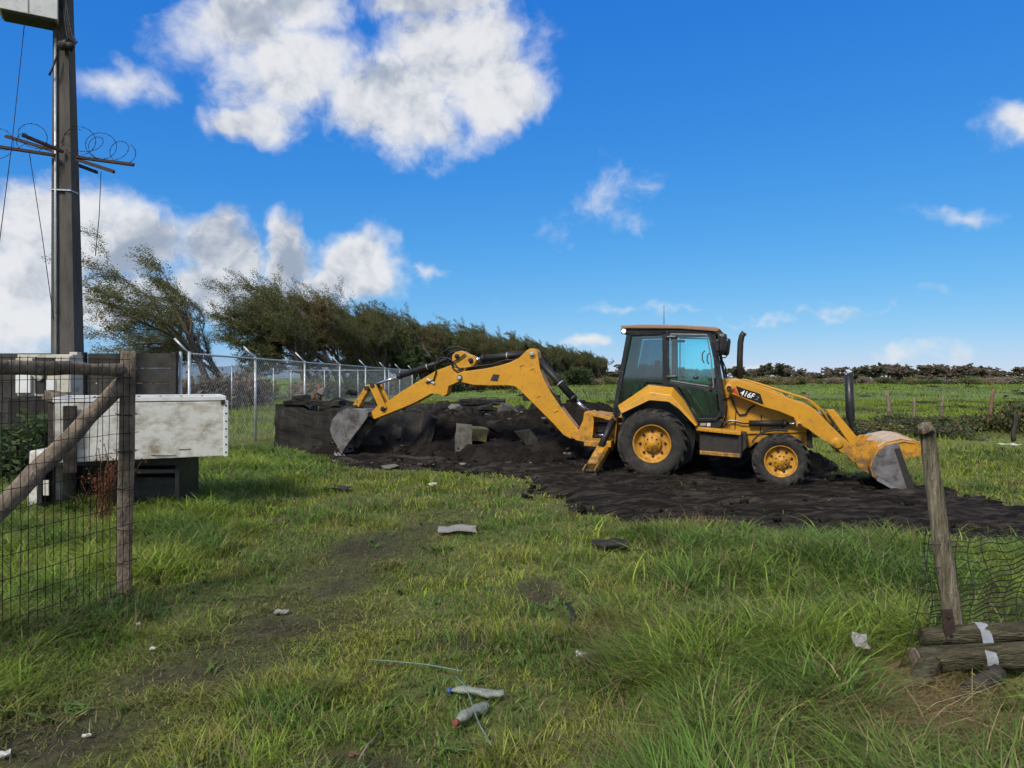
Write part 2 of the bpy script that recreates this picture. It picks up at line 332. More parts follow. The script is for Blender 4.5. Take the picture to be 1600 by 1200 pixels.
M['clear'] = mat('crushed_bottle_plastic', (.33, .35, .31), .22, 0, .3, 40, (.20, .2, .15), .4, 25, .6, 60, .6); clear_plastic(M['clear'])
def glass(name, tint, refl=.10):
    m = bpy.data.materials.new(name); m.use_nodes = True; t = m.node_tree; N = t.nodes; N.remove(N['Principled BSDF'])
    a = N.new('ShaderNodeBsdfTransparent'); a.inputs[0].default_value = tint+(1,)
    g = N.new('ShaderNodeBsdfGlossy'); g.inputs['Roughness'].default_value = .04; g.inputs['Color'].default_value = (.9, .95, 1, 1)
    lw = N.new('ShaderNodeFresnel'); lw.inputs[0].default_value = 1.5
    ad = N.new('ShaderNodeMath'); ad.operation = 'ADD'; ad.inputs[1].default_value = refl; t.links.new(lw.outputs[0], ad.inputs[0])
    nn = N.new('ShaderNodeTexNoise'); nn.inputs['Scale'].default_value = 3; nn.inputs['Detail'].default_value = 6
    bp = N.new('ShaderNodeBump'); bp.inputs['Strength'].default_value = .02; t.links.new(nn.outputs['Fac'], bp.inputs['Height']); t.links.new(bp.outputs[0], g.inputs['Normal'])
    x = N.new('ShaderNodeMixShader'); t.links.new(ad.outputs[0], x.inputs[0]); t.links.new(a.outputs[0], x.inputs[1]); t.links.new(g.outputs[0], x.inputs[2])
    t.links.new(x.outputs[0], N['Material Output'].inputs['Surface']); return m
M['glass'] = glass('tinted_cab_glass', (.68, .97, 1.0), .05)
M['glass_dark'] = glass('dark_tinted_cab_glass', (.32, .60, .66), .07)
def lamp_mat():
    m = bpy.data.materials.new('lit_work_lamp'); m.use_nodes = True; p = m.node_tree.nodes['Principled BSDF']
    n = m.node_tree.nodes.new('ShaderNodeTexNoise'); n.inputs['Scale'].default_value = 40
    r = m.node_tree.nodes.new('ShaderNodeValToRGB'); r.color_ramp.elements[0].color = (1, .75, .4, 1); r.color_ramp.elements[1].color = (1, .85, .6, 1)
    m.node_tree.links.new(n.outputs['Fac'], r.inputs[0]); m.node_tree.links.new(r.outputs[0], p.inputs['Emission Color']); p.inputs['Emission Strength'].default_value = 1.6; return m
M['lamp'] = lamp_mat()
def ground_mat():
    m = bpy.data.materials.new('turf_and_soil'); m.use_nodes = True; t = m.node_tree; N = t.nodes; p = N['Principled BSDF']; p.inputs['Roughness'].default_value = .95; p.inputs['Specular IOR Level'].default_value = .15
    a = N.new('ShaderNodeAttribute'); a.attribute_name = 'Col'; g = N.new('ShaderNodeNewGeometry')
    n = N.new('ShaderNodeTexNoise'); n.inputs['Scale'].default_value = 14; n.inputs['Detail'].default_value = 9; n.inputs['Roughness'].default_value = .7; t.links.new(g.outputs['Position'], n.inputs['Vector'])
    n2 = N.new('ShaderNodeTexNoise'); n2.inputs['Scale'].default_value = .22; n2.inputs['Detail'].default_value = 9; n2.inputs['Roughness'].default_value = .66; t.links.new(g.outputs['Position'], n2.inputs['Vector'])
    s = N.new('ShaderNodeMath'); s.operation = 'MULTIPLY'; t.links.new(n.outputs['Fac'], s.inputs[0]); t.links.new(n2.outputs['Fac'], s.inputs[1])
    mr_ = N.new('ShaderNodeMapRange'); mr_.inputs[1].default_value = .10; mr_.inputs[2].default_value = .42; mr_.inputs[3].default_value = .35; mr_.inputs[4].default_value = 1.65; t.links.new(s.outputs[0], mr_.inputs[0])
    mm = N.new('ShaderNodeVectorMath'); mm.operation = 'MULTIPLY'; t.links.new(a.outputs['Color'], mm.inputs[0]); t.links.new(mr_.outputs[0], mm.inputs[1]); t.links.new(mm.outputs[0], p.inputs['Base Color'])
    b = N.new('ShaderNodeBump'); b.inputs['Strength'].default_value = .7; b.inputs['Distance'].default_value = .03; t.links.new(n.outputs['Fac'], b.inputs['Height']); t.links.new(b.outputs[0], p.inputs['Normal']); return m
M['ground'] = ground_mat()

# ------------------------------------------------------------------ ground
def sinh_axis(lo, hi, c, n, k):
    a = math.asinh((lo-c)/k); b = math.asinh((hi-c)/k); return c + k*np.sinh(np.linspace(a, b, n))
gx = sinh_axis(-4000, 4000, 0, 340, 4.0); gy = sinh_axis(-1500, 6000, 6, 380, 4.0)
GX, GY = np.meshgrid(gx, gy); nx, ny = len(gx), len(gy)
GM = sdf_mud(GX.ravel(), GY.ravel()).reshape(GX.shape)
GZ = hgt(GX, GY) - .08*sstep(-.1, .4, GM)
idx = np.arange(nx*ny).reshape(ny, nx)
Q = np.stack([idx[:-1, :-1], idx[:-1, 1:], idx[1:, 1:], idx[1:, :-1]], -1).reshape(-1, 4)
me = mesh_np('ground', np.stack([GX, GY, GZ], -1).reshape(-1, 3), [Q]); smooth(me)
bm_ = np.maximum(.85*sstep(.12, .6, bare(GX.ravel(), GY.ravel())), .55*track(GX.ravel(), GY.ravel())*sstep(.35, .6, fbm(GX.ravel()*2.5, GY.ravel()*2.5, 36)))*(GY.ravel() < 14)
fr = sstep(18, 60, GY.ravel())
turf = np.array([.115, .125, .038])[None]*(1-fr[:, None]) + np.array([.115, .165, .040])[None]*fr[:, None]
pt = fbm(GX.ravel()*.05, GY.ravel()*.09, 77, 5)[:, None]
turf = turf*(.6+.8*pt) + fr[:, None]*sstep(.52, .7, fbm(GX.ravel()*.11, GY.ravel()*.05, 78, 5))[:, None]*(np.array([.090, .098, .040])-turf)*.7
soil = np.array([.048, .038, .029])[None]
vcol(me, turf*(1-bm_[:, None])+soil*bm_[:, None])
tag(link('ground', me, M['ground']), kind='structure')

# churned mud sheet with tyre ruts
mxs_ = np.arange(-7.2, 12.2, .055); mys = np.arange(6.6, 23, .055)
X, Y = np.meshgrid(mxs_, mys); nx, ny = len(mxs_), len(mys)
S = sdf_mud(X.ravel(), Y.ravel()).reshape(X.shape)
ang = math.radians(-9); U = X*math.cos(ang)+Y*math.sin(ang); V_ = -X*math.sin(ang)+Y*math.cos(ang)
V2 = V_ + .25*np.sin(U*.7) + (fbm(U*.5, V_*.5, 41)-.5)*.8
rut = (fbm(U*.7, V2*5.0, 42, 4)-.5)*.24 + (fbm(U*2.6, V2*8, 43, 4)-.5)*.13 + (fbm(U*9, V2*14, 44, 3)-.5)*.04
lug = .018*np.sin(U*26+6*np.abs(np.sin(V2*4)))*sstep(.45, .65, fbm(U*.6, V2*2.2, 45, 3))
s_ = (X-MO[0])*FW[0]+(Y-MO[1])*FW[1]; l_ = (X-MO[0])*LF[0]+(Y-MO[1])*LF[1]
calm = 1-.6*np.exp(-((s_-1)/2.8)**4-(l_/1.6)**4)
Z = hgt(X, Y) + .035 + (rut+lug)*calm - .16*sstep(.25, -.25, S)
idx = np.arange(nx*ny).reshape(ny, nx)
Q = np.stack([idx[:-1, :-1], idx[:-1, 1:], idx[1:, 1:], idx[1:, :-1]], -1).reshape(-1, 4)
keep = (S.ravel()[Q] > -.5).any(1); Q = Q[keep]
used = np.unique(Q); mp_ = np.full(nx*ny, -1); mp_[used] = np.arange(len(used))
me = mesh_np('mud', np.stack([X, Y, Z], -1).reshape(-1, 3)[used], [mp_[Q]]); smooth(me)
tag(link('mud', me, M['mud']), kind='structure')

# mud heaps piled round the dug-out concrete
HEAPS = [(-1.4, 18.3, 2.6, 1.3, .92), (1.5, 18.3, 2.6, 1.5, 1.2), (2.7, 16.9, 1.6, .9, .55), (-3.6, 17.6, 1.6, .8, .35), (.2, 16.7, 2.0, .9, .42), (1.1, 16.5, 1.6, .9, .55), (3.2, 17.6, 2.2, 1.2, .6), (4.8, 15.8, 1.8, 1.0, .5), (-.2, 19.6, 3.0, 1.0, .8), (6.0, 15.6, 1.0, .8, .35)]
def heap_z(x, y):
    z = np.zeros_like(x)
    for cx, cy, rx, ry, hh in HEAPS: z = np.maximum(z, hh*np.exp(-((x-cx)/rx)**2-((y-cy)/ry)**2)**1.2)
    return z
hx = np.arange(-6.5, 8.5, .07); hy = np.arange(14.6, 22, .07); X, Y = np.meshgrid(hx, hy)
hz = heap_z(X, Y); e = sstep(.03, .16, hz)
Z = hgt(X, Y) + hz + e*((fbm(X*1.6, Y*1.6, 51, 5)-.5)*.60 + (np.abs(fbm(X*4, Y*4, 52, 4)-.5))*.34 + (fbm(X*9, Y*9, 53, 3)-.5)*.12) - (1-e)*.2
nx, ny = len(hx), len(hy); idx = np.arange(nx*ny).reshape(ny, nx)
Q = np.stack([idx[:-1, :-1], idx[:-1, 1:], idx[1:, 1:], idx[1:, :-1]], -1).reshape(-1, 4)
Q = Q[(hz.ravel()[Q] > .02).any(1)]; used = np.unique(Q); mp_ = np.full(nx*ny, -1); mp_[used] = np.arange(len(used))
me = mesh_np('mud_heap', np.stack([X, Y, Z], -1).reshape(-1, 3)[used], [mp_[Q]]); smooth(me)
tag(link('mud_heap', me, M['mudpile']), kind='structure')
# clods
cube = np.array([(-1, -1, -1), (1, -1, -1), (1, 1, -1), (-1, 1, -1), (-1, -1, 1), (1, -1, 1), (1, 1, 1), (-1, 1, 1)], float)
cq = np.array([(0, 3, 2, 1), (4, 5, 6, 7), (0, 1, 5, 4), (1, 2, 6, 5), (2, 3, 7, 6), (3, 0, 4, 7)])
P = np.stack([RNG.uniform(-6, 10, 14000), RNG.uniform(7.3, 21, 14000)], -1); P = P[sdf_mud(P[:, 0], P[:, 1]) > -.25]
P = P[RNG.random(len(P)) < (.25+.75*sstep(.5, .7, fbm(P[:, 0]*.8, P[:, 1]*.8, 61)))]
sz = .006+.045*RNG.random(len(P))**6
Vc = cube[None]*RNG.uniform(.55, 1.1, (len(P), 8, 3))*sz[:, None, None]*np.array([1.2, 1, .7])
Vc += np.stack([P[:, 0], P[:, 1], hgt(P[:, 0], P[:, 1])+.035+heap_z(P[:, 0], P[:, 1])+sz*.2], -1)[:, None]
Vc += RNG.normal(size=Vc.shape)*sz[:, None, None]*.12
me = mesh_np('mud_clods', Vc.reshape(-1, 3), [(cq[None]+8*np.arange(len(P))[:, None, None]).reshape(-1, 4)]); smooth(me)
tag(link('mud_clods', me, M['mudpile']), 'loose dark clods scattered over the churned mud', 'clods', kind='stuff')

n = 120; cx = RNG.uniform(-5.5, 4.5, n); cy = RNG.uniform(15.0, 20, n); k = sdf_mud(cx, cy) > -.2; cx, cy = cx[k], cy[k]; n = len(cx); sz = .012+.05*RNG.random(n)**3  # pale chips added as stand-ins for highlights and wet scrapes
Vc = cube[None]*RNG.uniform(.3, 1.1, (n, 8, 3))*sz[:, None, None]*np.array([1.3, 1, .6]); Vc += np.stack([cx, cy, hgt(cx, cy)+.05+heap_z(cx, cy)+sz*.4], -1)[:, None]
me = mesh_np('highlight_chips', Vc.reshape(-1, 3), [(cq[None]+8*np.arange(n)[:, None, None]).reshape(-1, 4)]); tag(link('highlight_chips', me, M['concrete']), 'small pale chips added for highlights and wet scrapes on the dark spoil', 'chips', kind='stuff')
# far hills on the left horizon
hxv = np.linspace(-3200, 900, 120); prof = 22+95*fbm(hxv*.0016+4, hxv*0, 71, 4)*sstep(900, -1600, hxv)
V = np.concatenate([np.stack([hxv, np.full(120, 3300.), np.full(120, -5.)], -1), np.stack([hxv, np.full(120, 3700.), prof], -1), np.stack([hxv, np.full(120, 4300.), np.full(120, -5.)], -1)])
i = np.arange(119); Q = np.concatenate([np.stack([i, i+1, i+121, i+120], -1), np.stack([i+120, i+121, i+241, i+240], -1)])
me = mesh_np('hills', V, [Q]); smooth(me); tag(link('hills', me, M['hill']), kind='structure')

# ------------------------------------------------------------------ backhoe loader
def L(px, py, y):                                          # photo pixel on the machine's plane y -> machine (x, z)
    d = np.array([(px-800)/F, 1.0]); t = (LF@MO + y)/(LF@d); p = d*t-MO
    return (float(FW@p), float(EYE-(py-HOR)/F*t))
def PL(pts, y): return [L(a, b, y) for a, b in pts]
def P3(px, py, y): x, z = L(px, py, y); return Vector((x, y, z))
def Z1(pts, y): return PL([(900+a/3.87, 470+b/3.87) for a, b in pts], y)          # from enlarged crops of the photograph
def Z2(pts, y): return PL([(1100+a/4, 500+b/4) for a, b in pts], y)
def B2(pts, y): return PL([(500+a/6, 530+b/6) for a, b in pts], y)
def B3(pts, y): return PL([(700+a/5.218, 530+b/5.218) for a, b in pts], y)
def xyz(p, y): return Vector((p[0], y, p[1]))
mach = empty('backhoe_loader', (MO[0], MO[1], 0), -YAW, label='yellow backhoe loader with black cab parked on the churned mud', cat='backhoe loader')
YL, YW, BK = M['yellow'], M['yellow_worn'], M['black']
# wheels
def wheel(cx, cy, cz, R, wdt, rim_r, nl, front):
    sgn = 1 if cy > 0 else -1                              # outer face direction
    c = (cx, cy, cz)
    b = MB(); h = wdt/2
    def o(v): return sgn*v
    b.lathe([(rim_r*1.0, o(h*.62)), (rim_r*1.03, o(h*.72)), (rim_r*.96, o(h*.74)), (rim_r*.90, o(h*.45)), (rim_r*.84, o(h*.20)), (rim_r*.50, o(h*.10)), (rim_r*.46, o(h*.16)), (.001, o(h*.16))], 40, cap=False)
    b.lathe([(rim_r*1.0, o(h*.6)), (rim_r*.97, o(-h*.7)), (.01, o(-h*.7))], 40, cap=False)
    wh = b.build('wheel', M['rim'], mach, c)
    b = MB(); hr = rim_r*(.46 if front else .44)
    b.lathe([(hr*1.06, o(h*.1)), (hr*1.06, o(h*.42)), (hr*.98, o(h*.52)), (hr*.55, o(h*.55)), (hr*.5, o(h*.62)), (.001, o(h*.62))], 28)
    hb = b.build('hub', M['rim'], wh)
    b = MB()
    for k in range(8):
        a = 2*math.pi*(k+.5)/8; rr = rim_r*.66
        b.lathe([(.026, o(h*.10)), (.026, o(h*.28)), (.001, o(h*.28))], 6, c=(rr*math.cos(a), 0, rr*math.sin(a)))
        b.lathe([(.014, o(h*.5)), (.014, o(h*.60)), (.001, o(h*.60))], 6, c=(hr*.75*math.cos(a), 0, hr*.75*math.sin(a)))
    tag(b.build('wheel_nuts', M['dark_iron'], wh), kind='stuff')
    b = MB(); t = R-.045
    pr = [(rim_r*.98, .70), (rim_r*1.06, .80), (rim_r+.35*(t-rim_r), 1.0), (rim_r+.7*(t-rim_r), 1.03), (t-.035, .95), (t-.008, .82), (t, .4), (t, 0)]
    b.lathe([(r, h*q) for r, q in pr]+[(r, -h*q) for r, q in pr[::-1][1:]], 56, cap=False)
    for k in range(nl):                                   # tread lugs, left and right in turn
        for sd_ in (-1, 1):
            a0 = 2*math.pi*(k+(.5 if sd_ > 0 else 0))/nl; m = 5; sk = .9/R*h*1.1; hw = math.pi*R/nl*.42/R
            lo = []; hi = []
            for q in range(m):
                f = q/(m-1); yy = sd_*h*(.02+1.02*f); a = a0 + sk*f
                rt = R - .035*max(0, f-.72)/.28*(R-rim_r)/.12 - .008*f; rb_ = t-.03 - .05*max(0, f-.7)
                for lst, r_, w_ in ((lo, rb_, hw*1.25), (hi, rt, hw)):
                    lst.append([b.bm.verts.new((r_*math.cos(a+s*w_), yy, r_*math.sin(a+s*w_))) for s in (-1, 1)])
            for q in range(m-1):
                b.bm.faces.new((hi[q][0], hi[q][1], hi[q+1][1], hi[q+1][0]))
                for s in (0, 1): b.bm.faces.new((lo[q][s], lo[q+1][s], hi[q+1][s], hi[q][s]))
            for q in (0, m-1): b.bm.faces.new((lo[q][0], lo[q][1], hi[q][1], hi[q][0]))
    bmesh.ops.recalc_face_normals(b.bm, faces=b.bm.faces[:])
    b.build('tyre', M['rubber'], wh)
    wh.rotation_euler = (0, random.uniform(0, 6), 0)
    return wh
fx, fz = L(1220, 720, -.80)
for s in (-1, 1):
    wheel(0, s*.86, .605, .665, .44, .36, 20, False)
    wheel(fx, s*.80, fz, .50, .31, .285, 18, True)
b = MB(); b.tube([(0, -.7, .62), (0, .7, .62)], .14, 12); b.box((0, 0, .62), (.4, .45, .4), bev=.06); b.build('rear_axle', M['dark_iron'], mach)
b = MB(); b.tube([(fx, -.7, fz), (fx, .7, fz)], .09, 12); b.box((fx, 0, fz), (.3, .4, .26), bev=.05); b.build('front_axle', YW, mach)
# chassis, body and hood
b = MB()
b.prism(PL([(1092, 668), (1127, 668), (1250, 668), (1262, 676), (1262, 697), (1240, 690), (1180, 692), (1172, 700), (1160, 700), (1092, 700)], -.40), -.40, .40, .02)
b.prism([(-.95, .62), (.9, .62), (.9, .9), (-.95, .9)], -.38, .38, .02)
b.build('chassis', YW, mach)
b = MB()
b.prism(PL([(1128, 592), (1150, 591), (1185, 600), (1226, 617), (1236, 640), (1262, 668), (1262, 676), (1128, 680)], -.44), -.44, .44, .025)
b.build('hood', YL, mach)
b = MB(); b.prism(PL([(1262, 668), (1268, 672), (1270, 700), (1262, 700)], -.42), -.46, .46, .015); b.build('front_guard', M['dark_iron'], mach)
for s in (-1, 1):                                          # seams on the hood's flanks
    for q0, q1 in (((1150, 640), (1148, 676)), ((1190, 648), (1188, 676)), ((1224, 655), (1223, 674))):
        b = MB(); b.bar(xyz(L(*q0, -.44), s*.442), xyz(L(*q1, -.44), s*.442), .02, .008); b.build('hood_seam', M['dark_iron'], mach)
b = MB(); b.prism(PL([(1096, 697), (1180, 700), (1174, 712), (1096, 706)], -.3), -.3, .3, .02); b.build('belly_plate', M['dark_iron'], mach)
# loader arms, with the decal, pins, lift cylinders and hose rails
ARM = [(140, 400), (165, 378), (215, 376), (500, 478), (560, 505), (650, 530), (695, 560), (780, 648), (870, 735), (960, 818), (995, 862), (990, 895), (955, 903), (895, 855), (800, 785), (735, 745), (650, 682), (582, 650), (560, 608), (470, 572), (380, 545), (150, 452), (130, 425)]
for s in (-1, 1):
    y0, y1 = (-.74, -.60) if s < 0 else (.60, .74)
    b = MB(); b.prism(Z2(ARM, -.74), y0, y1, .012); arm = b.build('loader_arm', YL, mach)
    yo = s*.742
    for (a_, c_, r_, l_) in ((157, 425, .075, .05), (595, 655, .055, .06), (833, 768, .098, .03)):
        p = L(1100+a_/4, 500+c_/4, -.74); b = MB()
        b.lathe([(r_, yo-s*.02), (r_, yo+s*l_*.8), (r_*.9, yo+s*l_), (.001, yo+s*l_)], 24, c=(p[0], 0, p[1])); b.build('boss', YL, arm)
    for (a_, c_, r_, l_) in ((157, 425, .045, .075), (595, 655, .035, .085), (985, 884, .05, .05)):
        p = L(1100+a_/4, 500+c_/4, -.74); b = MB()
        b.lathe([(r_, yo-s*.02), (r_, yo+s*l_), (r_*.5, yo+s*(l_+.005)), (r_*.45, yo+s*l_), (.001, yo+s*l_)], 16, c=(p[0], 0, p[1])); b.build('pin', M['dark_iron'], arm)
    p0 = xyz(L(1170, 662, -.66), s*.52); p1 = xyz(L(1229, 662.5, -.66), s*.52); p2 = xyz(L(1249, 663.5, -.70), s*.56)
    b = MB(); b.tube([p0, p1], .055, 16); b.tube([p1-(p1-p0).normalized()*.05, p1+(p1-p0).normalized()*.005], .064, 16); cy = b.build('lift_cylinder', M['hose'], mach)
    b = MB(); b.tube([p1, p2], .03, 14); b.build('rod', M['chrome'], cy)
    b = MB(); b.tube([xyz(L(*q, -.70), s*(.67)) for q in ((1158, 593), (1165, 593.5), (1265, 625), (1286, 642), (1297, 661))], .016, 8)
    for q in ((1204, 605.5), (1238, 616)): pp = L(*q, -.70); b.bar((pp[0], s*.67, pp[1]), (pp[0], s*.67, pp[1]-.08), .03, .02)
    b.build('hose_rail', YL, mach)
    # hydraulic hoses on the flank
    b = MB()
    b.tube([xyz(L(*q, -.46), s*.47) for q in ((1130, 625), (1143, 620), (1150, 640), (1155, 648), (1165, 647), (1172, 637), (1180, 633))], .016, 8)
    b.tube([xyz(L(*q, -.46), s*.50) for q in ((1130, 668), (1136, 660), (1145, 657), (1158, 661), (1172, 662))], .013, 8)
    b.tube([xyz(L(*q, -.46), s*.47) for q in ((1133, 615), (1136, 636), (1134, 650), (1128, 665))], .010, 8)
    b.build('hydraulic_hose', M['hose'], mach)
    b = MB(); b.tube([xyz(L(*q, -.46), s*.53) for q in ((1127, 670), (1133, 661), (1140, 656.5), (1150, 657), (1160, 660))], .011, 8); b.build('steel_pipe', M['galv'], mach)
    # plastic front mudguard
    b = MB(); mp2 = [L(*q, -.8) for q in ((1175, 690), (1184, 680), (1196, 673), (1212, 670), (1230, 671))]
    b.prism(mp2+[(x-.0, z-.035) for x, z in mp2[::-1]], s*.68-.14, s*.68+.14, .008); b.build('front_mudguard', M['hose'], mach)
DEC = Z2([(198, 412), (352, 462), (374, 530), (222, 474)], -.746)
b = MB(); b.prism(DEC, -.7465, -.7435); dec = b.build('decal', M['decal_black'], mach)
b = MB(); b.prism(Z2([(192, 418), (221, 474), (180, 452)], -.746), -.7465, -.7435); b.build('decal_corner', M['decal_red'], dec)
def text(name, s, p, q, h, mt, parent, y, shear=.18, bold=.006):
    cu = bpy.data.curves.new(name, 'FONT'); cu.body = s; cu.size = 1; cu.shear = shear; cu.extrude = .002; cu.offset = bold
    o = bpy.data.objects.new(name, cu); COL.objects.link(o); bpy.context.view_layer.update()
    me = bpy.data.meshes.new_from_object(o.evaluated_get(bpy.context.evaluated_depsgraph_get())); bpy.data.objects.remove(o)
    co = np.array([v.co for v in me.vertices]); co[:, 0] -= co[:, 0].min(); co[:, 1] -= co[:, 1].min()
    wd = co[:, 0].max(); hh = co[:, 1].max(); d = np.array(q)-np.array(p); ln = np.linalg.norm(d); d = d/ln; n = np.array([-d[1], d[0]])
    X_ = p[0]+d[0]*co[:, 0]/wd*ln+n[0]*co[:, 1]/hh*h; Z_ = p[1]+d[1]*co[:, 0]/wd*ln+n[1]*co[:, 1]/hh*h
    me.vertices.foreach_set('co', np.stack([X_, y-co[:, 2], Z_], -1).astype(np.float32).ravel())
    return link(name, me, mt, parent)
tp, tq = Z2([(224, 468), (310, 496)], -.748); text('lettering', '416F', tp, tq, .105, M['decal_white'], dec, -.7485, bold=.012)
tp, tq = Z2([(316, 497), (338, 504)], -.748); text('lettering', '2', tp, tq, .075, M['decal_grey'], dec, -.7485, bold=.01)
# tilt linkage in the middle of the loader
b = MB(); b.tube([xyz(L(1185, 622, -.2), -.2), xyz(L(1262, 640, -.2), -.2)], .05, 14); tcy = b.build('tilt_cylinder', M['hose'], mach)
b = MB(); b.tube([xyz(L(1262, 640, -.2), -.2), xyz(L(1290, 650, -.2), -.2)], .028, 12); b.build('rod', M['chrome'], tcy)
b = MB(); b.prism(PL([(1290, 640), (1303, 640), (1345, 690), (1345, 702), (1332, 700)], -.25), -.3, -.1, .01); b.build('tilt_link', YL, mach)
pp = L(1312, 700, -.7); b = MB(); b.tube([(pp[0], -.62, pp[1]-.02), (pp[0], .62, pp[1]-.02)], .07, 14); b.build('cross_tube', YL, mach)
# front bucket: curved shell, side plates, cutting edge
YB = 1.14
SH = [(1424, 777), (1363, 744), (1359, 731), (1362, 717), (1371, 703), (1385, 693.5), (1412, 688.5), (1434, 691.5), (1438, 700)]
sh = PL(SH, -YB); n = len(sh)
inn = []
for i in range(n):
    a = Vector(sh[max(i-1, 0)]); c = Vector(sh[min(i+1, n-1)]); t = (c-a).normalized(); nn_ = Vector((t.y, -t.x)); inn.append(tuple(Vector(sh[i])+nn_*.025))
b = MB(); b.prism(sh+inn[::-1], -YB, YB, .004); bucket = b.build('front_bucket', YL, mach)
for s in (-1, 1):
    b = MB(); sp = PL([(1423, 774), (1365, 741), (1361, 731), (1364, 718), (1372, 705), (1386, 695), (1404, 691), (1409, 708)], -YB)
    b.prism(sp, s*YB-.012, s*YB+.012, .003); b.build('side_plate', M['steel'], bucket)
    b = MB(); b.prism(PL([(1397, 701), (1406, 700), (1431, 769), (1420, 773)], -YB), s*(YB+.006)-.022, s*(YB+.006)+.022, .004); b.build('side_cutter', M['dark_iron'], bucket)
    b = MB(); b.prism(PL([(1419, 768), (1430, 763), (1433, 773), (1427, 780), (1416, 776)], -YB), s*(YB+.01)-.028, s*(YB+.01)+.028, .004); b.build('corner_tooth', M['cutter'], bucket)
    b = MB(); b.prism(PL([(1402, 692), (1433, 692), (1436, 712), (1413, 718)], -YB), s*(YB-.03)-.012, s*(YB-.03)+.012, .003); b.build('side_extension', YL, bucket)
    for yy in (.55, .79):
        b = MB(); b.prism(PL([(1336, 714), (1340, 702), (1362, 690), (1383, 688), (1385, 696), (1368, 710), (1361, 728), (1364, 742), (1346, 735), (1338, 726)], -.79), s*yy-.02, s*yy+.02, .004); b.build('bucket_bracket', YW, bucket)
    b = MB(); p_ = xyz(L(1345, 705, -.74), s*.67); q_ = xyz(L(1378, 688, -.74), s*.67); b.tube([p_, q_], .04, 12); b.build('bracket_pin', M['galv'], bucket)
b = MB(); b.prism(PL([(1372, 745), (1424, 774.5), (1428, 780), (1420, 779), (1370, 751)], -YB), -YB-.005, YB+.005, .003); b.build('cutting_edge', M['cutter'], bucket)
TP = PL([(1374, 699.5), (1386, 691.5), (1411, 686.8), (1428, 689), (1428, 690.5), (1411, 688.2), (1387, 693.2), (1375, 701)], -YB)
for y0, y1 in ((-.95, -.1), (.02, .95)):
    b = MB(); b.prism([(x, z+.006) for x, z in TP], y0, y1, .002); b.build('lit_top_plate', M['pale'], bucket)  # pale plates carry the light on the bucket top as colour
b = MB(); p_ = PL([(1430, 690), (1438, 690), (1440, 712), (1432, 714)], -YB); b.prism(p_, -YB, YB, .004); b.build('lip_bar', YW, bucket)
b = MB()
for yy in (-.9, -.3, .3, .9): b = MB(); b.box((p_[1][0]+.0, yy, p_[1][1]-.015), (.03, .16, .05)); b.build('lip_slot', M['dark_iron'], bucket)

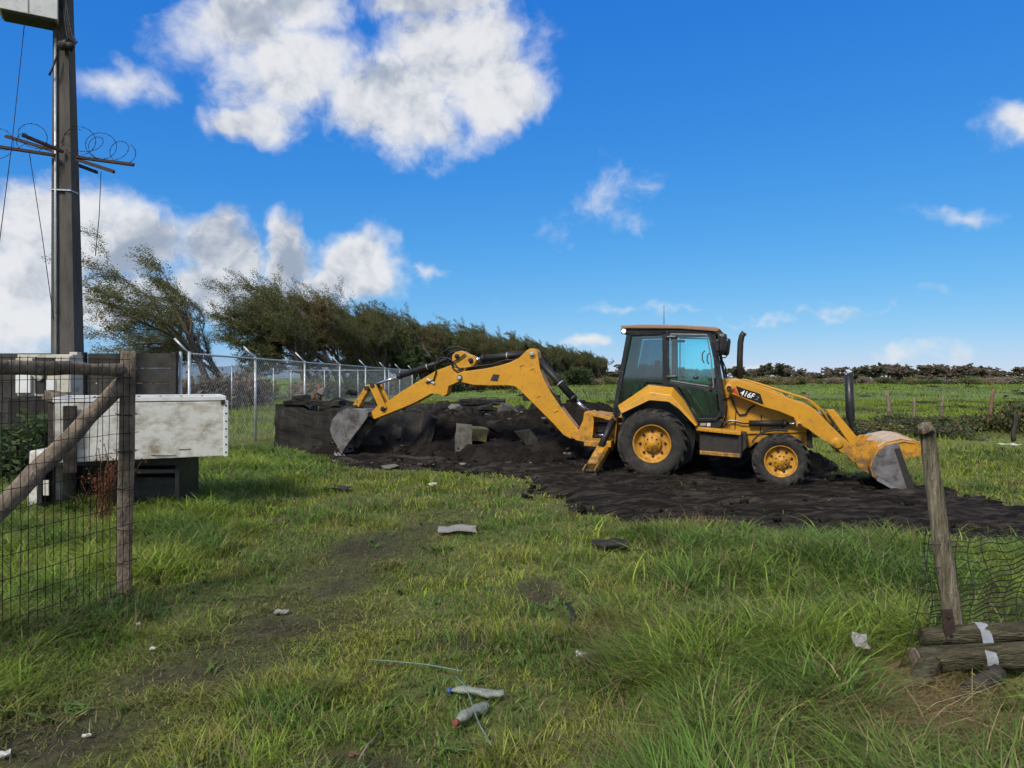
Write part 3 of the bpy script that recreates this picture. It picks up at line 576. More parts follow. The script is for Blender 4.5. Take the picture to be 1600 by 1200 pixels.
# cab
CY = .72
def bars(b, pts, wd, y0, y1, closed=False):
    k = len(pts)
    for i in range(k if closed else k-1):
        p, q = pts[i], pts[(i+1) % k]; b.bar((p[0], (y0+y1)/2, p[1]), (q[0], (y0+y1)/2, q[1]), wd, y1-y0, bev=.006)
rw = [(984, 522), (1040, 519), (1040, 603), (1012, 602), (974, 632), (961, 641)]
dr = [(1043, 517), (1108, 518), (1117, 560), (1127, 643), (1119, 655), (1090, 656), (1056, 606), (1044, 601)]
for s in (-1, 1):
    y0, y1 = s*CY-.03, s*CY+.03
    b = MB(); bars(b, PL([(983, 521), (972, 580), (961, 642), (963, 652)], -CY), .085, y0, y1); bars(b, PL([(1039, 516), (1040, 603)], -CY), .10, y0, y1)
    bars(b, PL([(1113, 518), (1122, 570), (1130, 648)], -CY), .075, y0, y1); bars(b, PL([(983, 521), (1113, 517)], -CY), .07, y0, y1)
    bars(b, PL([(1041, 604), (1013, 602), (975, 632), (962, 646)], -CY), .05, y0, y1)
    b.prism(PL([(1086, 656), (1130, 655), (1126, 668), (1092, 668)], -CY), y0-.02*s, y1, .01)
    b.prism(PL([(960, 638), (976, 628), (968, 650), (962, 652)], -CY), y0, y1, .0)
    b.build('cab_pillar', BK, mach)
    b = MB(); b.prism(PL([(988, 526), (1036, 524), (1036, 599), (1011, 597), (975, 626), (966, 634)], -CY), s*CY-.005, s*CY+.005); b.build('rear_side_window', M['glass_dark'], mach)
    b = MB(); bars(b, PL(dr, -CY-.04), .055, s*(CY+.02), s*(CY+.055) , True) if s > 0 else bars(b, PL(dr, -CY-.04), .055, -(CY+.055), -(CY+.02), True)
    yb = s*(CY+.038)
    bars(b, PL([(1044, 600), (1119, 611)], -CY-.04), .07, yb-.017, yb+.017); bars(b, PL([(1110, 590), (1120, 612)], -CY-.04), .10, yb-.018, yb+.019)
    door = b.build('door', BK, mach)
    b = MB(); b.prism(PL([(1046, 520), (1106, 521), (1114, 560), (1119, 611), (1046, 598)], -CY-.04), yb-.004, yb+.004); b.build('window_pane', M['glass'], door)
    b = MB(); b.prism(PL([(1062, 606), (1119, 613), (1122, 645), (1117, 652), (1092, 653)], -CY-.04), yb-.004, yb+.004); b.build('window_pane', M['glass_dark'], door)
    b = MB(); bars(b, PL([(1049, 522), (1104, 523), (1111, 560), (1115, 605), (1049, 595)], -CY-.05), .022, yb+s*.016-.006, yb+s*.016+.006, True); b.build('window_seal', M['galv'] if False else M['decal_grey'], door)
    for (a_, c_) in ((1044, 527), (1044, 589)):
        p_ = L(a_, c_, -CY-.08); b = MB(); b.box((p_[0]+.06, s*(CY+.075), p_[1]), (.20, .04, .055), bev=.018); b.build('hinge', BK, door)
    p_ = L(1087, 590, -CY-.05); b = MB(); b.lathe([(.055, s*(CY+.045)), (.05, s*(CY+.06)), (.001, s*(CY+.06))], 18, c=(p_[0], 0, p_[1])); 
    for v in b.bm.verts: v.co.z = p_[1]+(v.co.z-p_[1])*.55
    b.build('pane_latch', BK, door)
    p_ = L(1110, 604, -CY-.05); b = MB(); b.box((p_[0], s*(CY+.07), p_[1]), (.06, .03, .15), bev=.012); b.build('door_handle', BK, door)
    b = MB(); b.tube([xyz(L(*q, -CY), s*(CY-.07)) for q in ((1101, 548), (1097, 552), (1097, 562), (1100, 567))], .014, 8); b.build('grab_handle', BK, door)
    b = MB()
    p_ = PL([(1094, 661), (1103, 661), (1103, 665), (1094, 665)], -CY-.06); b.prism(p_, s*(CY+.05)-.004, s*(CY+.05)+.004); b.build('plate', M['board'], mach)
    b = MB(); p_ = PL([(1104.5, 661), (1110, 661), (1110, 666), (1104.5, 666)], -CY-.06); b.prism(p_, s*(CY+.05)-.004, s*(CY+.05)+.004); b.build('plate', M['paper'], mach)
def xs(px, py): return L(px, py, -CY)
a, c = xs(1113, 522), xs(1127, 600)
b = MB(); b.prism([a, (a[0]+.012, a[1]), (c[0]+.012, c[1]), c], -CY+.04, CY-.04); b.build('windscreen', M['glass'], mach)
a, c = xs(985, 524), xs(964, 630)
b = MB(); b.prism([a, (a[0]+.012, a[1]), (c[0]+.012, c[1]), c], -CY+.04, CY-.04); b.build('rear_window', M['glass_dark'], mach)
b = MB(); r_ = PL([(969, 508.5), (1000, 507), (1060, 507.5), (1118, 511), (1125, 513.5), (1121, 518.5), (1110, 517), (1060, 513.5), (972, 513)], -.8)
b.prism(r_, -.82, .82, .018); b.build('roof', M['roof'], mach)
b = MB(); b.prism(PL([(969.5, 513.5), (1060, 514), (1112, 518), (1112, 521), (1040, 519), (984, 521), (979, 523), (971, 521)], -.76), -.76, .76, .01)
b.build('roof_liner', BK, mach)
for yy in (-.66, .66):
    p_ = L(975, 517.5, -.78); b = MB(); b.box((p_[0], yy*1.13, p_[1]), (.11, .12, .11), bev=.02); wl_ = b.build('work_lamp', BK, mach)
    b = MB(); b.lathe([(.042, -.062), (.03, -.070), (.001, -.072)], 18, c=(p_[0], yy*1.13, p_[1])) if yy < 0 else b.lathe([(.042, .062), (.03, .070), (.001, .072)], 18, c=(p_[0], yy*1.13, p_[1]))
    b.build('lens', M['lamp'] if yy < 0 else M['plastic'], wl_)
    s = 1 if yy > 0 else -1                                # mirror on a bracket at the front roof corner
    p_ = L(1127.5, 536, -.85); b = MB(); b.box((p_[0], s*.86, p_[1]), (.17, .13, .36), Matrix.Rotation(.12, 3, 'Y'), bev=.06); b.box((p_[0]-.07, s*.88, p_[1]-.05), (.06, .2, .22), bev=.02)
    mi = b.build('mirror', BK, mach)
    b = MB(); b.tube([xyz(L(*q, -.82), s*.80) for q in ((1118, 519), (1124, 522), (1128, 530))], .014, 8); b.tube([xyz(L(*q, -.82), s*.80) for q in ((1118, 556), (1127, 555), (1132, 549))], .012, 8); b.build('bracket', BK, mi)
    b = MB(); b.tube([xyz(L(*q, -.7), s*.62) for q in ((1131, 591), (1128, 572), (1124, 562))], .012, 6); b.build('wiper', BK, mach)
p_ = L(1037.5, 507, 0); b = MB(); b.tube([(p_[0], 0, p_[1]), (p_[0], 0, p_[1]+.38)], [.008, .005], 6); b.build('aerial', BK, mach)
# interior
b = MB(); b.box((.32, 0, 1.0), (1.1, 1.3, .05)); b.prism([(-.62, 1.02), (-.35, 1.02), (-.45, 1.5), (-.7, 1.5)], -.66, .66, .02); b.build('cab_floor', M['seat'], mach)
b = MB(); b.box((.2, 0, 1.42), (.5, .52, .13), bev=.04); b.box((.02, 0, 1.75), (.14, .5, .62), Matrix.Rotation(-.14, 3, 'Y'), bev=.05); b.box((.18, 0, 1.2), (.34, .36, .3), bev=.02); b.box((-.03, 0, 2.12), (.1, .26, .16), bev=.04); b.build('seat', M['seat'], mach)
b = MB(); b.tube([(1.05, 0, 1.05), (.88, 0, 1.62)], .04, 10); cc = Vector((.86, 0, 1.66)); ax = Vector((-.4, 0, .92)).normalized(); u = Vector((0, 1, 0)); v = ax.cross(u)
b.tube([cc+(u*math.cos(q)+v*math.sin(q))*.19 for q in np.linspace(0, 2*math.pi, 24)], .016, 8); b.tube([cc-u*.19, cc+u*.19], .014, 6); b.box((1.16, 0, 1.3), (.22, 1.0, .45), bev=.04); b.build('steering_column', M['seat'], mach)
b = MB()
for yy in (-.32, .32): b.tube([(-.3, yy, 1.45), (-.38, yy, 1.95)], .016, 8); b.lathe([(.001, -.03), (.03, -.02), (.03, .02), (.001, .03)], 10, c=(-.38, yy, 1.97)); b.tube([(-.36, yy, 1.85), (-.28, yy*1.02, 1.80), (-.27, yy*1.02, 1.70)], .02, 8)
b.tube([(.62, -.42, 1.1), (.70, -.42, 1.66), (.80, -.42, 1.70)], .02, 8); b.build('control_lever', M['seat'], mach)
p_ = L(981, 614, -.66); b = MB(); b.box((p_[0], -.62, p_[1]), (.10, .08, .13), bev=.03); b.build('tail_lamp', M['redlamp'], mach)
p_ = L(994, 604, -.66); b = MB(); b.box((p_[0], -.62, p_[1]), (.06, .05, .06), bev=.01); b.build('tail_lamp', M['paper'], mach)
# rear fenders: sloped upper facet, outer lip, dark underside
for s in (-1, 1):
    top = Z1([(254, 632), (438, 508), (588, 524), (655, 602), (738, 745)], -.80)
    mid = Z1([(262, 655), (445, 552), (575, 570), (640, 640), (733, 752)], -1.04)
    lip = Z1([(276, 682), (445, 602), (560, 612), (622, 655), (720, 757)], -1.06)
    b = MB(); rows = [[(x, -.66*-s*-1 if False else s*.66, z) for x, z in top], [(x, s*.80, z) for x, z in top], [(x, s*1.04, z) for x, z in mid], [(x, s*1.06, z) for x, z in lip], [(x, s*1.03, z) for x, z in lip], [(x, s*.78, z-.03) for x, z in mid]]
    vs = [[b.bm.verts.new(p) for p in r] for r in rows]
    for i in range(len(rows)-1):
        for k in range(4): b.bm.faces.new((vs[i][k], vs[i][k+1], vs[i+1][k+1], vs[i+1][k]))
    bmesh.ops.recalc_face_normals(b.bm, faces=b.bm.faces[:])
    fo = b.build('rear_fender', YL, mach); md = fo.modifiers.new('bevel', 'BEVEL'); md.width = .012; md.segments = 2; md.limit_method = 'ANGLE'; md.angle_limit = .2
    b = MB(); b.prism(Z1([(290, 690), (450, 600), (560, 608), (640, 680), (730, 800), (700, 960), (640, 1000), (300, 1000), (260, 850)], -.55), s*.60-.03, s*.60+.03); b.build('wheel_arch', BK, mach)
    # steps and side box
    b = MB(); b.prism(Z1([(722, 762), (1000, 790), (996, 812), (730, 784)], -.95), s*.78-.2, s*.78+.2, .006)
    for k in range(9):
        q = Z1([(745+k*27, 776+k*2.6)], -.95)[0]; b.lathe([(.014, s*.985), (.014, s*.99), (.001, s*.99)], 6, c=(q[0], 0, q[1]))
    st = b.build('step', YL, mach)
    b = MB(); b.prism(Z1([(748, 800), (985, 815), (985, 925), (748, 905)], -.86), s*.66-.22, s*.66+.22, .015); b.prism(Z1([(985, 795), (1030, 800), (1030, 890), (985, 940)], -.86), s*.66-.20, s*.66+.18, .01); b.build('battery_box', M['dark_iron'], mach)
    b = MB(); b.prism(Z1([(748, 906), (992, 926), (990, 948), (750, 928)], -.95), s*.80-.16, s*.80+.16, .006); b.build('step', YL, mach)
    b = MB(); q0, q1 = Z1([(992, 795)], -.95)[0], Z1([(992, 945)], -.95)[0]; b.bar((q0[0], s*.93, q0[1]), (q1[0], s*.93, q1[1]), .045, .05); b.build('step_hanger', M['dark_iron'], mach)
# exhaust stack
b = MB(); b.tube([xyz(L(*q, .1), .1) for q in ((1156, 594), (1156, 560), (1157, 535), (1159, 525), (1163, 519.5))], [.062, .058, .058, .056, .058], 14); b.build('exhaust_stack', M['dark_iron'], mach)

# backhoe: frame, swing post, boom, stick, linkage, bucket
b = MB()
for yy in (-.42, .42):
    b.prism(B3([(1300, 620), (1400, 640), (1400, 660), (1300, 650)], -.42), yy-.25, yy+.25, .008)
    for q0, q1 in (((1330, 650), (1310, 800)), ((1390, 650), (1355, 790))): 
        p0, p1 = B3([q0, q1], -.42); b.bar((p0[0], yy, p0[1]), (p1[0], yy, p1[1]), .05, .06)
b.prism(B3([(1200, 590), (1330, 612), (1330, 640), (1195, 612)], 0), -.5, .5, .008); b.prism(B3([(1190, 800), (1400, 800), (1400, 850), (1190, 840)], 0), -.9, .9, .01)
b.build('backhoe_frame', YW, mach)
b = MB(); 
for q0, q1, r in (((1180, 780), (1400, 790), .05), ((1210, 690), (1380, 700), .03)):
    p0, p1 = B3([q0, q1], 0)
    for yy in (-.28, .28): b.tube([(p0[0], yy*.6, p0[1]), (p1[0], yy, p1[1])], r, 10)
b.build('swing_cylinder', M['hose'], mach)
p0, p1 = B3([(1215, 780), (1300, 782)], -.2); b = MB(); b.tube([(p0[0], -.2, p0[1]), (p1[0], -.26, p1[1])], .032, 12); b.build('swing_rod', M['chrome'], mach)
b = MB()
for yy in (-.19, .19): b.prism(B3([(1130, 590), (1175, 578), (1215, 600), (1195, 835), (1150, 835), (1060, 815), (1035, 780), (1050, 745), (1085, 730), (1120, 660)], 0), yy-.035, yy+.035, .01)
b.prism(B3([(1160, 600), (1210, 605), (1190, 830), (1150, 825)], 0), -.19, .19, .01); b.build('swing_post', YW, mach)
BOOM = [(640, 92), (665, 76), (705, 76), (728, 100), (738, 170), (750, 245), (792, 350), (845, 445), (905, 535), (985, 640), (1050, 722), (1078, 760), (1080, 790), (1055, 808), (1000, 812), (940, 780), (860, 690), (760, 590), (640, 470), (590, 420), (545, 385), (470, 376), (330, 378), (200, 372), (130, 355), (95, 345), (68, 328), (66, 300), (85, 278), (130, 262), (300, 240), (420, 215), (500, 190), (580, 150)]
b = MB(); b.prism(B3(BOOM, -.13), -.13, .13, .014); boom = b.build('boom', YL, mach)
for (a_, c_, r_) in ((688, 122, .075), (1065, 782, .075)):
    b = MB(); p_ = B3([(a_, c_)], -.13)[0]; b.lathe([(r_, -.155), (r_, .155)], 24, c=(p_[0], 0, p_[1])); b.build('boss', YL, boom)
for (a_, c_) in ((600, 210), (683, 240), (880, 585), (735, 465)):                 # cast pads on the boom's flank
    p_ = B3([(a_, c_)], -.13)[0]
    for s in (-1, 1): b = MB(); b.box((p_[0], s*.134, p_[1]), (.10, .018, .035), Matrix.Rotation(-.35, 3, 'Y'), bev=.006); b.build('cast_pad', YL, boom)
for (a_, c_, r_) in ((688, 122, .05), (1065, 782, .045), (97, 318, .05)):
    b = MB(); p_ = B3([(a_, c_)], -.13)[0]; b.lathe([(r_*.45, -.182), (r_*.45, -.175), (r_, -.175), (r_, .175), (r_*.45, .175), (r_*.45, .182)], 18, c=(p_[0], 0, p_[1])); b.build('pin', M['galv'], boom)
b = MB(); b.prism(B3([(370, 285), (420, 290), (405, 345), (345, 335)], -.132), -.136, -.130); b.build('paint_scuff', M['dark_iron'], boom)
def cyl(name, p0, p1, p2, r, rr, y, par, collars=()):
    a, c, d = xyz(p0, y), xyz(p1, y), xyz(p2, y); b = MB(); b.tube([a, c], r, 16); t = (c-a).normalized(); b.tube([c-t*.07, c+t*.01], r*1.16, 16)
    o = b.build(name, M['hose'], par); b = MB(); b.tube([c, d], rr, 14); b.build('rod', M['chrome'], o)
    b = MB()
    for k in collars: q = a+(c-a)*k; b.tube([q-t*.012, q+t*.012], r*1.1, 16)
    if collars: b.build('collar', M['galv'], o)
    else: b.bm.free()
    return o
cyl('stick_cylinder', B3([(660, 118)], 0)[0], B3([(278, 157)], 0)[0], B3([(195, 172)], 0)[0], .072, .035, 0, mach, (.45,))
for yy in (-.0,):
    o = cyl('boom_cylinder', B3([(742, 170)], 0)[0], B3([(1030, 490)], 0)[0], B3([(1150, 600)], 0)[0], .078, .04, yy, mach, (.6, .95))
b = MB()
for k, yy in enumerate((-.09, -.03, .05)): b.tube([xyz(q, yy) for q in B3([(760, 300+12*k), (800, 370), (850, 420+10*k), (900, 480), (930, 560), (960, 610), (1000, 690), (1060, 735), (1110, 690), (1130, 630)], 0)], .020, 8)
b.build('hydraulic_hose', M['hose'], mach)
b = MB()
for k, yy in enumerate((-.10, -.05, .06)): b.tube([xyz(q, yy) for q in B3([(590, 165+6*k), (480, 172+6*k), (380, 205+5*k), (240, 222+6*k), (130, 240+6*k), (60, 225+8*k), (20, 190), (0, 150), (40, 110), (100, 90)], 0)], .017, 8)
b.build('hydraulic_hose', M['hose'], mach)
STK = [(1235, 240), (1240, 150), (1270, 118), (1330, 108), (1385, 140), (1440, 160), (1466, 200), (1440, 245), (1360, 282), (1345, 350), (1300, 398), (1205, 440), (1190, 515), (1155, 537), (1115, 515), (1040, 512), (900, 590), (760, 650), (510, 750), (488, 735), (482, 680), (540, 622), (625, 592), (760, 490), (920, 395), (1090, 292)]
b = MB(); b.prism(B2(STK, -.11), -.11, .11, .012); stick = b.build('stick', YL, mach)
for (a_, c_, r_) in ((1288, 160, .05), (1416, 198, .05), (1315, 360, .06), (597, 650, .055), (476, 725, .055)):
    b = MB(); p_ = B2([(a_, c_)], -.11)[0]; b.lathe([(r_*.5, -.17), (r_*.5, -.16), (r_, -.16), (r_, .16), (r_*.5, .16), (r_*.5, .17)], 18, c=(p_[0], 0, p_[1])); b.build('pin', M['dark_iron'], stick)
b = MB(); b.box(xyz(B2([(1040, 395)], -.11)[0], -.125), (.22, .04, .05), Matrix.Rotation(.5, 3, 'Y'), bev=.01); b.build('hose_clamp', M['galv'], stick)
b = MB()
for yy in (-.02,): pass
b.tube([xyz(q, -.14) for q in B2([(1000, 410), (1070, 385), (1095, 310), (1085, 210), (1140, 170), (1220, 180), (1270, 230), (1310, 280), (1350, 272)], -.1)], .016, 8)
b.tube([xyz(q, -.10) for q in B2([(1090, 200), (1150, 120), (1220, 80), (1290, 70), (1350, 90), (1370, 100)], -.1)], .016, 8)
b.tube([xyz(q, -.15) for q in B2([(1370, 140), (1300, 190), (1250, 215), (1250, 270), (1290, 300), (1345, 275)], -.1)], .016, 8)
b.build('hydraulic_hose', M['hose'], mach)
cyl('bucket_cylinder', B2([(1285, 162)], 0)[0], B2([(738, 350)], 0)[0], B2([(510, 428)], 0)[0], .062, .032, 0, mach, (.5,))
b = MB()
for s in (-1, 1): b.prism(B2([(470, 440), (500, 410), (535, 430), (632, 640), (600, 672), (565, 650)], -.1), s*.135-.022, s*.135+.022, .008)
b.build('tipping_link', YL, mach)
b = MB(); b.prism(B2([(430, 430), (470, 425), (480, 460), (440, 500), (360, 640), (320, 665), (295, 635), (360, 540)], -.06), -.07, .07, .01); b.build('bucket_link', YW, mach)
for a_, c_ in ((495, 435), (440, 462), (322, 638)):
    b = MB(); p_ = B2([(a_, c_)], -.14)[0]; b.lathe([(.055, -.175), (.055, .175)], 18, c=(p_[0], 0, p_[1])); b.build('pin', M['dark_iron'], mach)
# digging bucket
YD = .30
BS = [(250, 650), (170, 688), (112, 755), (93, 850), (118, 930), (170, 1015), (200, 1075)]
sh = B2(BS, -YD); n = len(sh); inn = []
for i in range(n):
    a = Vector(sh[max(i-1, 0)]); c = Vector(sh[min(i+1, n-1)]); t = (c-a).normalized(); inn.append(tuple(Vector(sh[i])+Vector((-t.y, t.x))*.022))
b = MB(); b.prism(sh+inn[::-1], -YD, YD, .004); b.prism(B2([(240, 645), (430, 655), (455, 685), (440, 720), (400, 700), (250, 668)], -.2), -.2, .2, .01); dig = b.build('digging_bucket', M['steel'], mach)
for s in (-1, 1):
    b = MB(); b.prism(B2([(245, 655), (420, 662), (448, 692), (438, 742), (330, 890), (212, 1062), (170, 1010), (120, 930), (97, 850), (115, 760), (172, 692)], -YD), s*YD-.012, s*YD+.012, .003); b.build('side_plate', M['steel'], dig)
    b = MB(); b.prism(B2([(400, 680), (452, 685), (455, 722), (400, 800), (320, 905), (240, 1015), (205, 1080), (165, 1012), (230, 930), (340, 780)], -YD), s*(YD+.01)-.018, s*(YD+.01)+.018, .005); b.build('side_cutter', M['steel'], dig)
p_ = B2([(205, 1070)], 0)[0]
for yy in (-.26, -.13, 0, .13, .26):
    q = B2([(258, 1122)], 0)[0]; b = MB(); b.bar((p_[0]-.03, yy, p_[1]+.03), (q[0], yy, q[1]), .05, .06, bev=.012); b.build('tooth', M['cutter'], dig)
# stabiliser legs: pivot on the frame, fold outwards and down to a pad
for s in (-1, 1):
    top = Vector((-.92, s*.62, .62)); fx_, fz_ = L(922, 738, -1.42); foot = Vector((fx_, s*1.42, fz_+.03))
    ax = (foot-top).normalized(); up = Vector((0, 0, 1)); sd2 = Vector((1, 0, 0))
    b = MB(); nrm = ax.cross(sd2).normalized()
    if nrm.z < 0: nrm = -nrm
    sec = [(-.15, -.10), (.15, -.10), (.15, .03), (.10, .10), (-.10, .10), (-.15, .03)]
    r0 = [b.bm.verts.new(top+sd2*u_*.85+nrm*v_*.9) for u_, v_ in sec]; r1 = [b.bm.verts.new(foot-ax*.1+sd2*u_*.8+nrm*v_) for u_, v_ in sec]
    for k in range(6): b.bm.faces.new((r0[k], r0[(k+1) % 6], r1[(k+1) % 6], r1[k]))
    b.bm.faces.new(r0[::-1]); b.bm.faces.new(r1); bmesh.ops.recalc_face_normals(b.bm, faces=b.bm.faces[:])
    bmesh.ops.bevel(b.bm, geom=b.bm.edges[:], offset=.012, segments=2, profile=.6, affect='EDGES')
    for u_ in (-.11, .11): b.bar(foot-ax*.12+sd2*u_, foot+ax*.06+sd2*u_, .14, .03, up=(1, 0, 0), bev=.008)
    leg = b.build('stabiliser_leg', YL, mach)
    b = MB(); b.tube([foot-sd2*.15, foot+sd2*.15], .04, 12); b.box(foot+Vector((0, s*.02, -.07)), (.32, .26, .06), bev=.015); b.build('foot_pad', M['dark_iron'], leg)
    b = MB(); c0 = Vector((-.80, s*.60, 1.05)); c1 = top.lerp(foot, .35)+nrm*.10; b.tube([c0, c1], .065, 14); b.build('stabiliser_cylinder', M['hose'], mach)
    b = MB(); b.prism([(-1.02, .5), (-.78, .5), (-.72, 1.1), (-.86, 1.12)], s*.55-.06, s*.55+.06, .01); b.build('stabiliser_mount', YW, mach)

# ------------------------------------------------------------------ ruined concrete basin behind the boom
def wp(px, py): d = EYE*F/(py-HOR); return np.array([(px-800)/F*d, d])               # photo pixel on flat ground -> (x, y)
ruin = empty('concrete_ruin', (-3.5, 19.4, 0), label='blackened ruined concrete basin with broken walls behind the excavator boom', cat='ruin')
def rel(o, p): o.parent = p; o.matrix_parent_inverse = Matrix.Translation(-Vector(p.location)); return o
def block(name, c, d, rz, mt, parent, lev=5, amp=.03, tilt=(0, 0), sc=2.5, seed=0, rag=0):
    b = MB(); b.box((0, 0, 0), d); o = b.build(name, mt); rough(o, lev, amp, sc, seed)
    if rag:                                                # broken top edge: bites taken out of the wall
        for v in o.data.vertices:
            u = v.co.x if d[0] > d[1] else v.co.y; k = float(vnoise(np.array([u*2.3+seed*3.1]), np.array([seed*1.7]))[0])*.65+float(vnoise(np.array([u*6+seed]), np.array([seed*2.3]))[0])*.35
            v.co.z -= max(0, (v.co.z/d[2]+.5))**2*rag*max(0, k-.25)*1.6
    o.rotation_euler = (tilt[0], tilt[1], rz)
    if parent is not None:
        o.parent = parent; o.location = Vector(c)-Vector(parent.location)
    else: o.location = c
    return o
D_ = M['darkconc']
block('wall', (-4.55, 18.9, .55), (3.2, .34, 1.25), -.03, D_, ruin, 14, .07, sc=2.6, seed=3, rag=.30)
block('wall', (-2.0, 19.3, .50), (1.9, .34, 1.15), -.12, D_, ruin, 8, .06, sc=2.4, seed=4, rag=.55)
block('coping', (-5.2, 18.98, 1.19), (1.5, .62, .11), -.03, D_, ruin, 12, .07, sc=4, seed=5)
block('wall', (-6.05, 20.6, .55), (.34, 3.2, 1.2), .05, D_, ruin, 8, .05, seed=6, rag=.4)
block('wall', (-.2, 21.6, .56), (3.4, .40, 1.25), .04, D_, ruin, 13, .13, sc=2.2, seed=7, rag=.6)
block('wall', (2.1, 21.9, .45), (2.2, .40, 1.05), -.05, D_, ruin, 12, .14, sc=2.2, seed=8, rag=.6)
block('coping', (-.9, 21.7, 1.12), (1.3, .7, .13), .12, D_, ruin, 12, .09, sc=4, seed=9)
block('wall', (-3.4, 22.6, .6), (5.2, .3, 1.3), .0, D_, ruin, 9, .06, seed=10, rag=.5)
block('coping', (.9, 22.2, 1.22), (1.0, .8, .16), -.25, D_, ruin, 6, .07, sc=2.2, seed=12)
o = block('concrete_slab', (-3.0, 17.4, .48), (1.75, .14, 1.35), -.10, D_, None, 12, .09, tilt=(-.55, .12), seed=13)
tag(o, 'black muddy slab leaning in the pit beside the digging bucket', 'slab')
o = block('concrete_slab', (-2.15, 17.3, .42), (.16, 1.0, 1.15), .45, D_, None, 10, .08, tilt=(.1, .30), seed=14)
tag(o, 'dark broken slab standing on edge right of the leaning muddy slab', 'slab')
c = W(724, 690, 16.6); o = block('concrete_block', (c.x, 16.6, .42), (.36, .30, .75), .15, M['concrete'], None, 7, .06, tilt=(.05, .05), seed=15); tag(o, 'pale upright concrete block in the mud below the boom', 'concrete block')
c = W(745, 683, 17.2); o = block('concrete_block', (c.x, 17.2, .52), (.42, .34, .30), .4, mat('ochre_stone', (.30, .27, .11), .85, 0, .3, 6, (.08, .07, .05), .4), None, 5, .06, tilt=(.2, .1), seed=16); tag(o, 'ochre-stained lump of stone right of the pale block', 'stone')
c = W(826, 690, 16.6)
b = MB(); b.prism([(-.34, .22), (.02, .26), (.20, .05), (.16, -.42), (.05, -.2)], -.10, .10, .02); o = b.build('concrete_block', D_, None, (c.x, 16.3, .42)); rough(o, 2, .02, 4, 3); tag(o, 'pale triangular concrete shard sticking out of the dark bank', 'concrete shard')
for i, (px, py, d, sz_, lb) in enumerate([(470, 624, 19.0, (.5, .4, .22), 'broken block perched on the left end of the wall'), (585, 632, 19.0, (.45, .35, .28), 'dark rubble lump behind the bucket link'), (622, 640, 18.6, (.55, .4, .3), 'dark broken lump left of the stick'), (790, 640, 20.2, (.6, .4, .3), 'dark rubble block on the spoil under the boom'), (775, 668, 17.8, (.45, .4, .3), 'dark stone in the spoil right of the ochre lump'), (880, 690, 16.6, (.5, .35, .26), 'dark stone in the bank below the boom elbow'), (505, 612, 19.2, (.5, .3, .16), 'flat grey rubble piece on the left wall top'), (550, 613, 19.1, (.28, .25, .14), 'small dark rubble lump on the left wall top'), (690, 634, 20.5, (.6, .4, .25), 'grey rubble block on the broken middle wall'), (712, 640, 19.5, (.4, .3, .22), 'broken grey concrete lump below the stick joint'), (755, 636, 20.6, (.8, .4, .18), 'long flat rubble slab under the boom'), (855, 655, 18.2, (.5, .35, .2), 'pale rubble lump under the boom elbow'), (940, 668, 17.6, (.5, .4, .25), 'rubble lump beside the swing post'), (640, 668, 18.0, (.34, .3, .2), 'muddy rubble lump behind the standing slab'), (668, 728, 15.2, (.3, .24, .1), 'flat rubble piece at the grass edge'), (610, 735, 14.7, (.4, .22, .06), 'thin wet slab lying at the grass edge')]):
    c = W(px, py, d); b = MB(); rr = random.Random(50+i)
    for _ in range(22): b.bm.verts.new((rr.uniform(-.55, .55)*sz_[0], rr.uniform(-.55, .55)*sz_[1], rr.uniform(-.55, .55)*sz_[2]*1.3))
    h_ = bmesh.ops.convex_hull(b.bm, input=b.bm.verts[:]); bmesh.ops.delete(b.bm, geom=[v for v in b.bm.verts if not v.link_faces], context='VERTS')
    o = b.build('rubble_piece', M['concrete'] if i % 3 == 0 else D_, None, (c.x, d, max(c.z, .05))); o.rotation_euler = (0, 0, rr.uniform(0, 6))
    tag(o, lb, 'rubble', 'rubble round the dug-out basin')
# old stakes on the left wall
for i, (px, y0, y1) in enumerate(((499, 600, 628), (490, 612, 628))):
    p, q = W(px, y1, 19.4), W(px-1, y0, 19.4); b = MB(); b.tube([p, p.lerp(q, .5)+Vector((.02, 0, 0)), q], [.06, .05, .045], 8); o = b.build('stake', M['redlog']); tag(o, ('taller' if i == 0 else 'shorter')+' old wooden stake on the left concrete wall', 'stake')

# ------------------------------------------------------------------ chain-link fence
FXP = -7.45
fence = empty('chain_link_fence', (FXP, 16.7, 0), label='galvanised chain-link fence with angled post tops running away behind the basin', cat='fence')
def fpart(b, name, mt): o = b.build(name, mt); return rel(o, fence)
fy = [16.7, 21.0, 26.0, 31.3, 36.8, 42.4, 48.0, 54.0]
for i, y in enumerate(fy):
    for x in ([FXP] if i else [FXP, FXP-.2]):
        b = MB(); b.tube([(x, y, -.1), (x, y, 2.45)], .038, 10); fpart(b, 'post', M['galv'])
    b = MB(); b.tube([(FXP, y, 2.40), (FXP-.32, y-.05, 2.75)], .028, 8); fpart(b, 'post_arm', M['galv'])
b = MB(); b.tube([(FXP, 16.7, 2.40), (FXP, 54, 2.40)], .024, 8); fpart(b, 'top_rail', M['galv'])
for x, y in ((FXP-.2, 54),): pass
for k, (ax, ay) in enumerate([(-9.2, 54), (-11.5, 54), (-14, 54), (-16.5, 54)]):
    b = MB(); b.tube([(ax, ay, -.1), (ax, ay, 2.45)], .038, 8); fpart(b, 'post', M['galv'])
b = MB(); b.tube([(FXP, 54, 2.40), (-17, 54, 2.40)], .024, 8); fpart(b, 'top_rail', M['galv'])
for y in (27, 33.5, 40, 47):
    b = MB(); b.tube([(-15.5, y, -.1), (-15.5, y, 2.45)], .038, 8); fpart(b, 'post', M['galv'])
b = MB()
hh = 2.3; n_ = 0
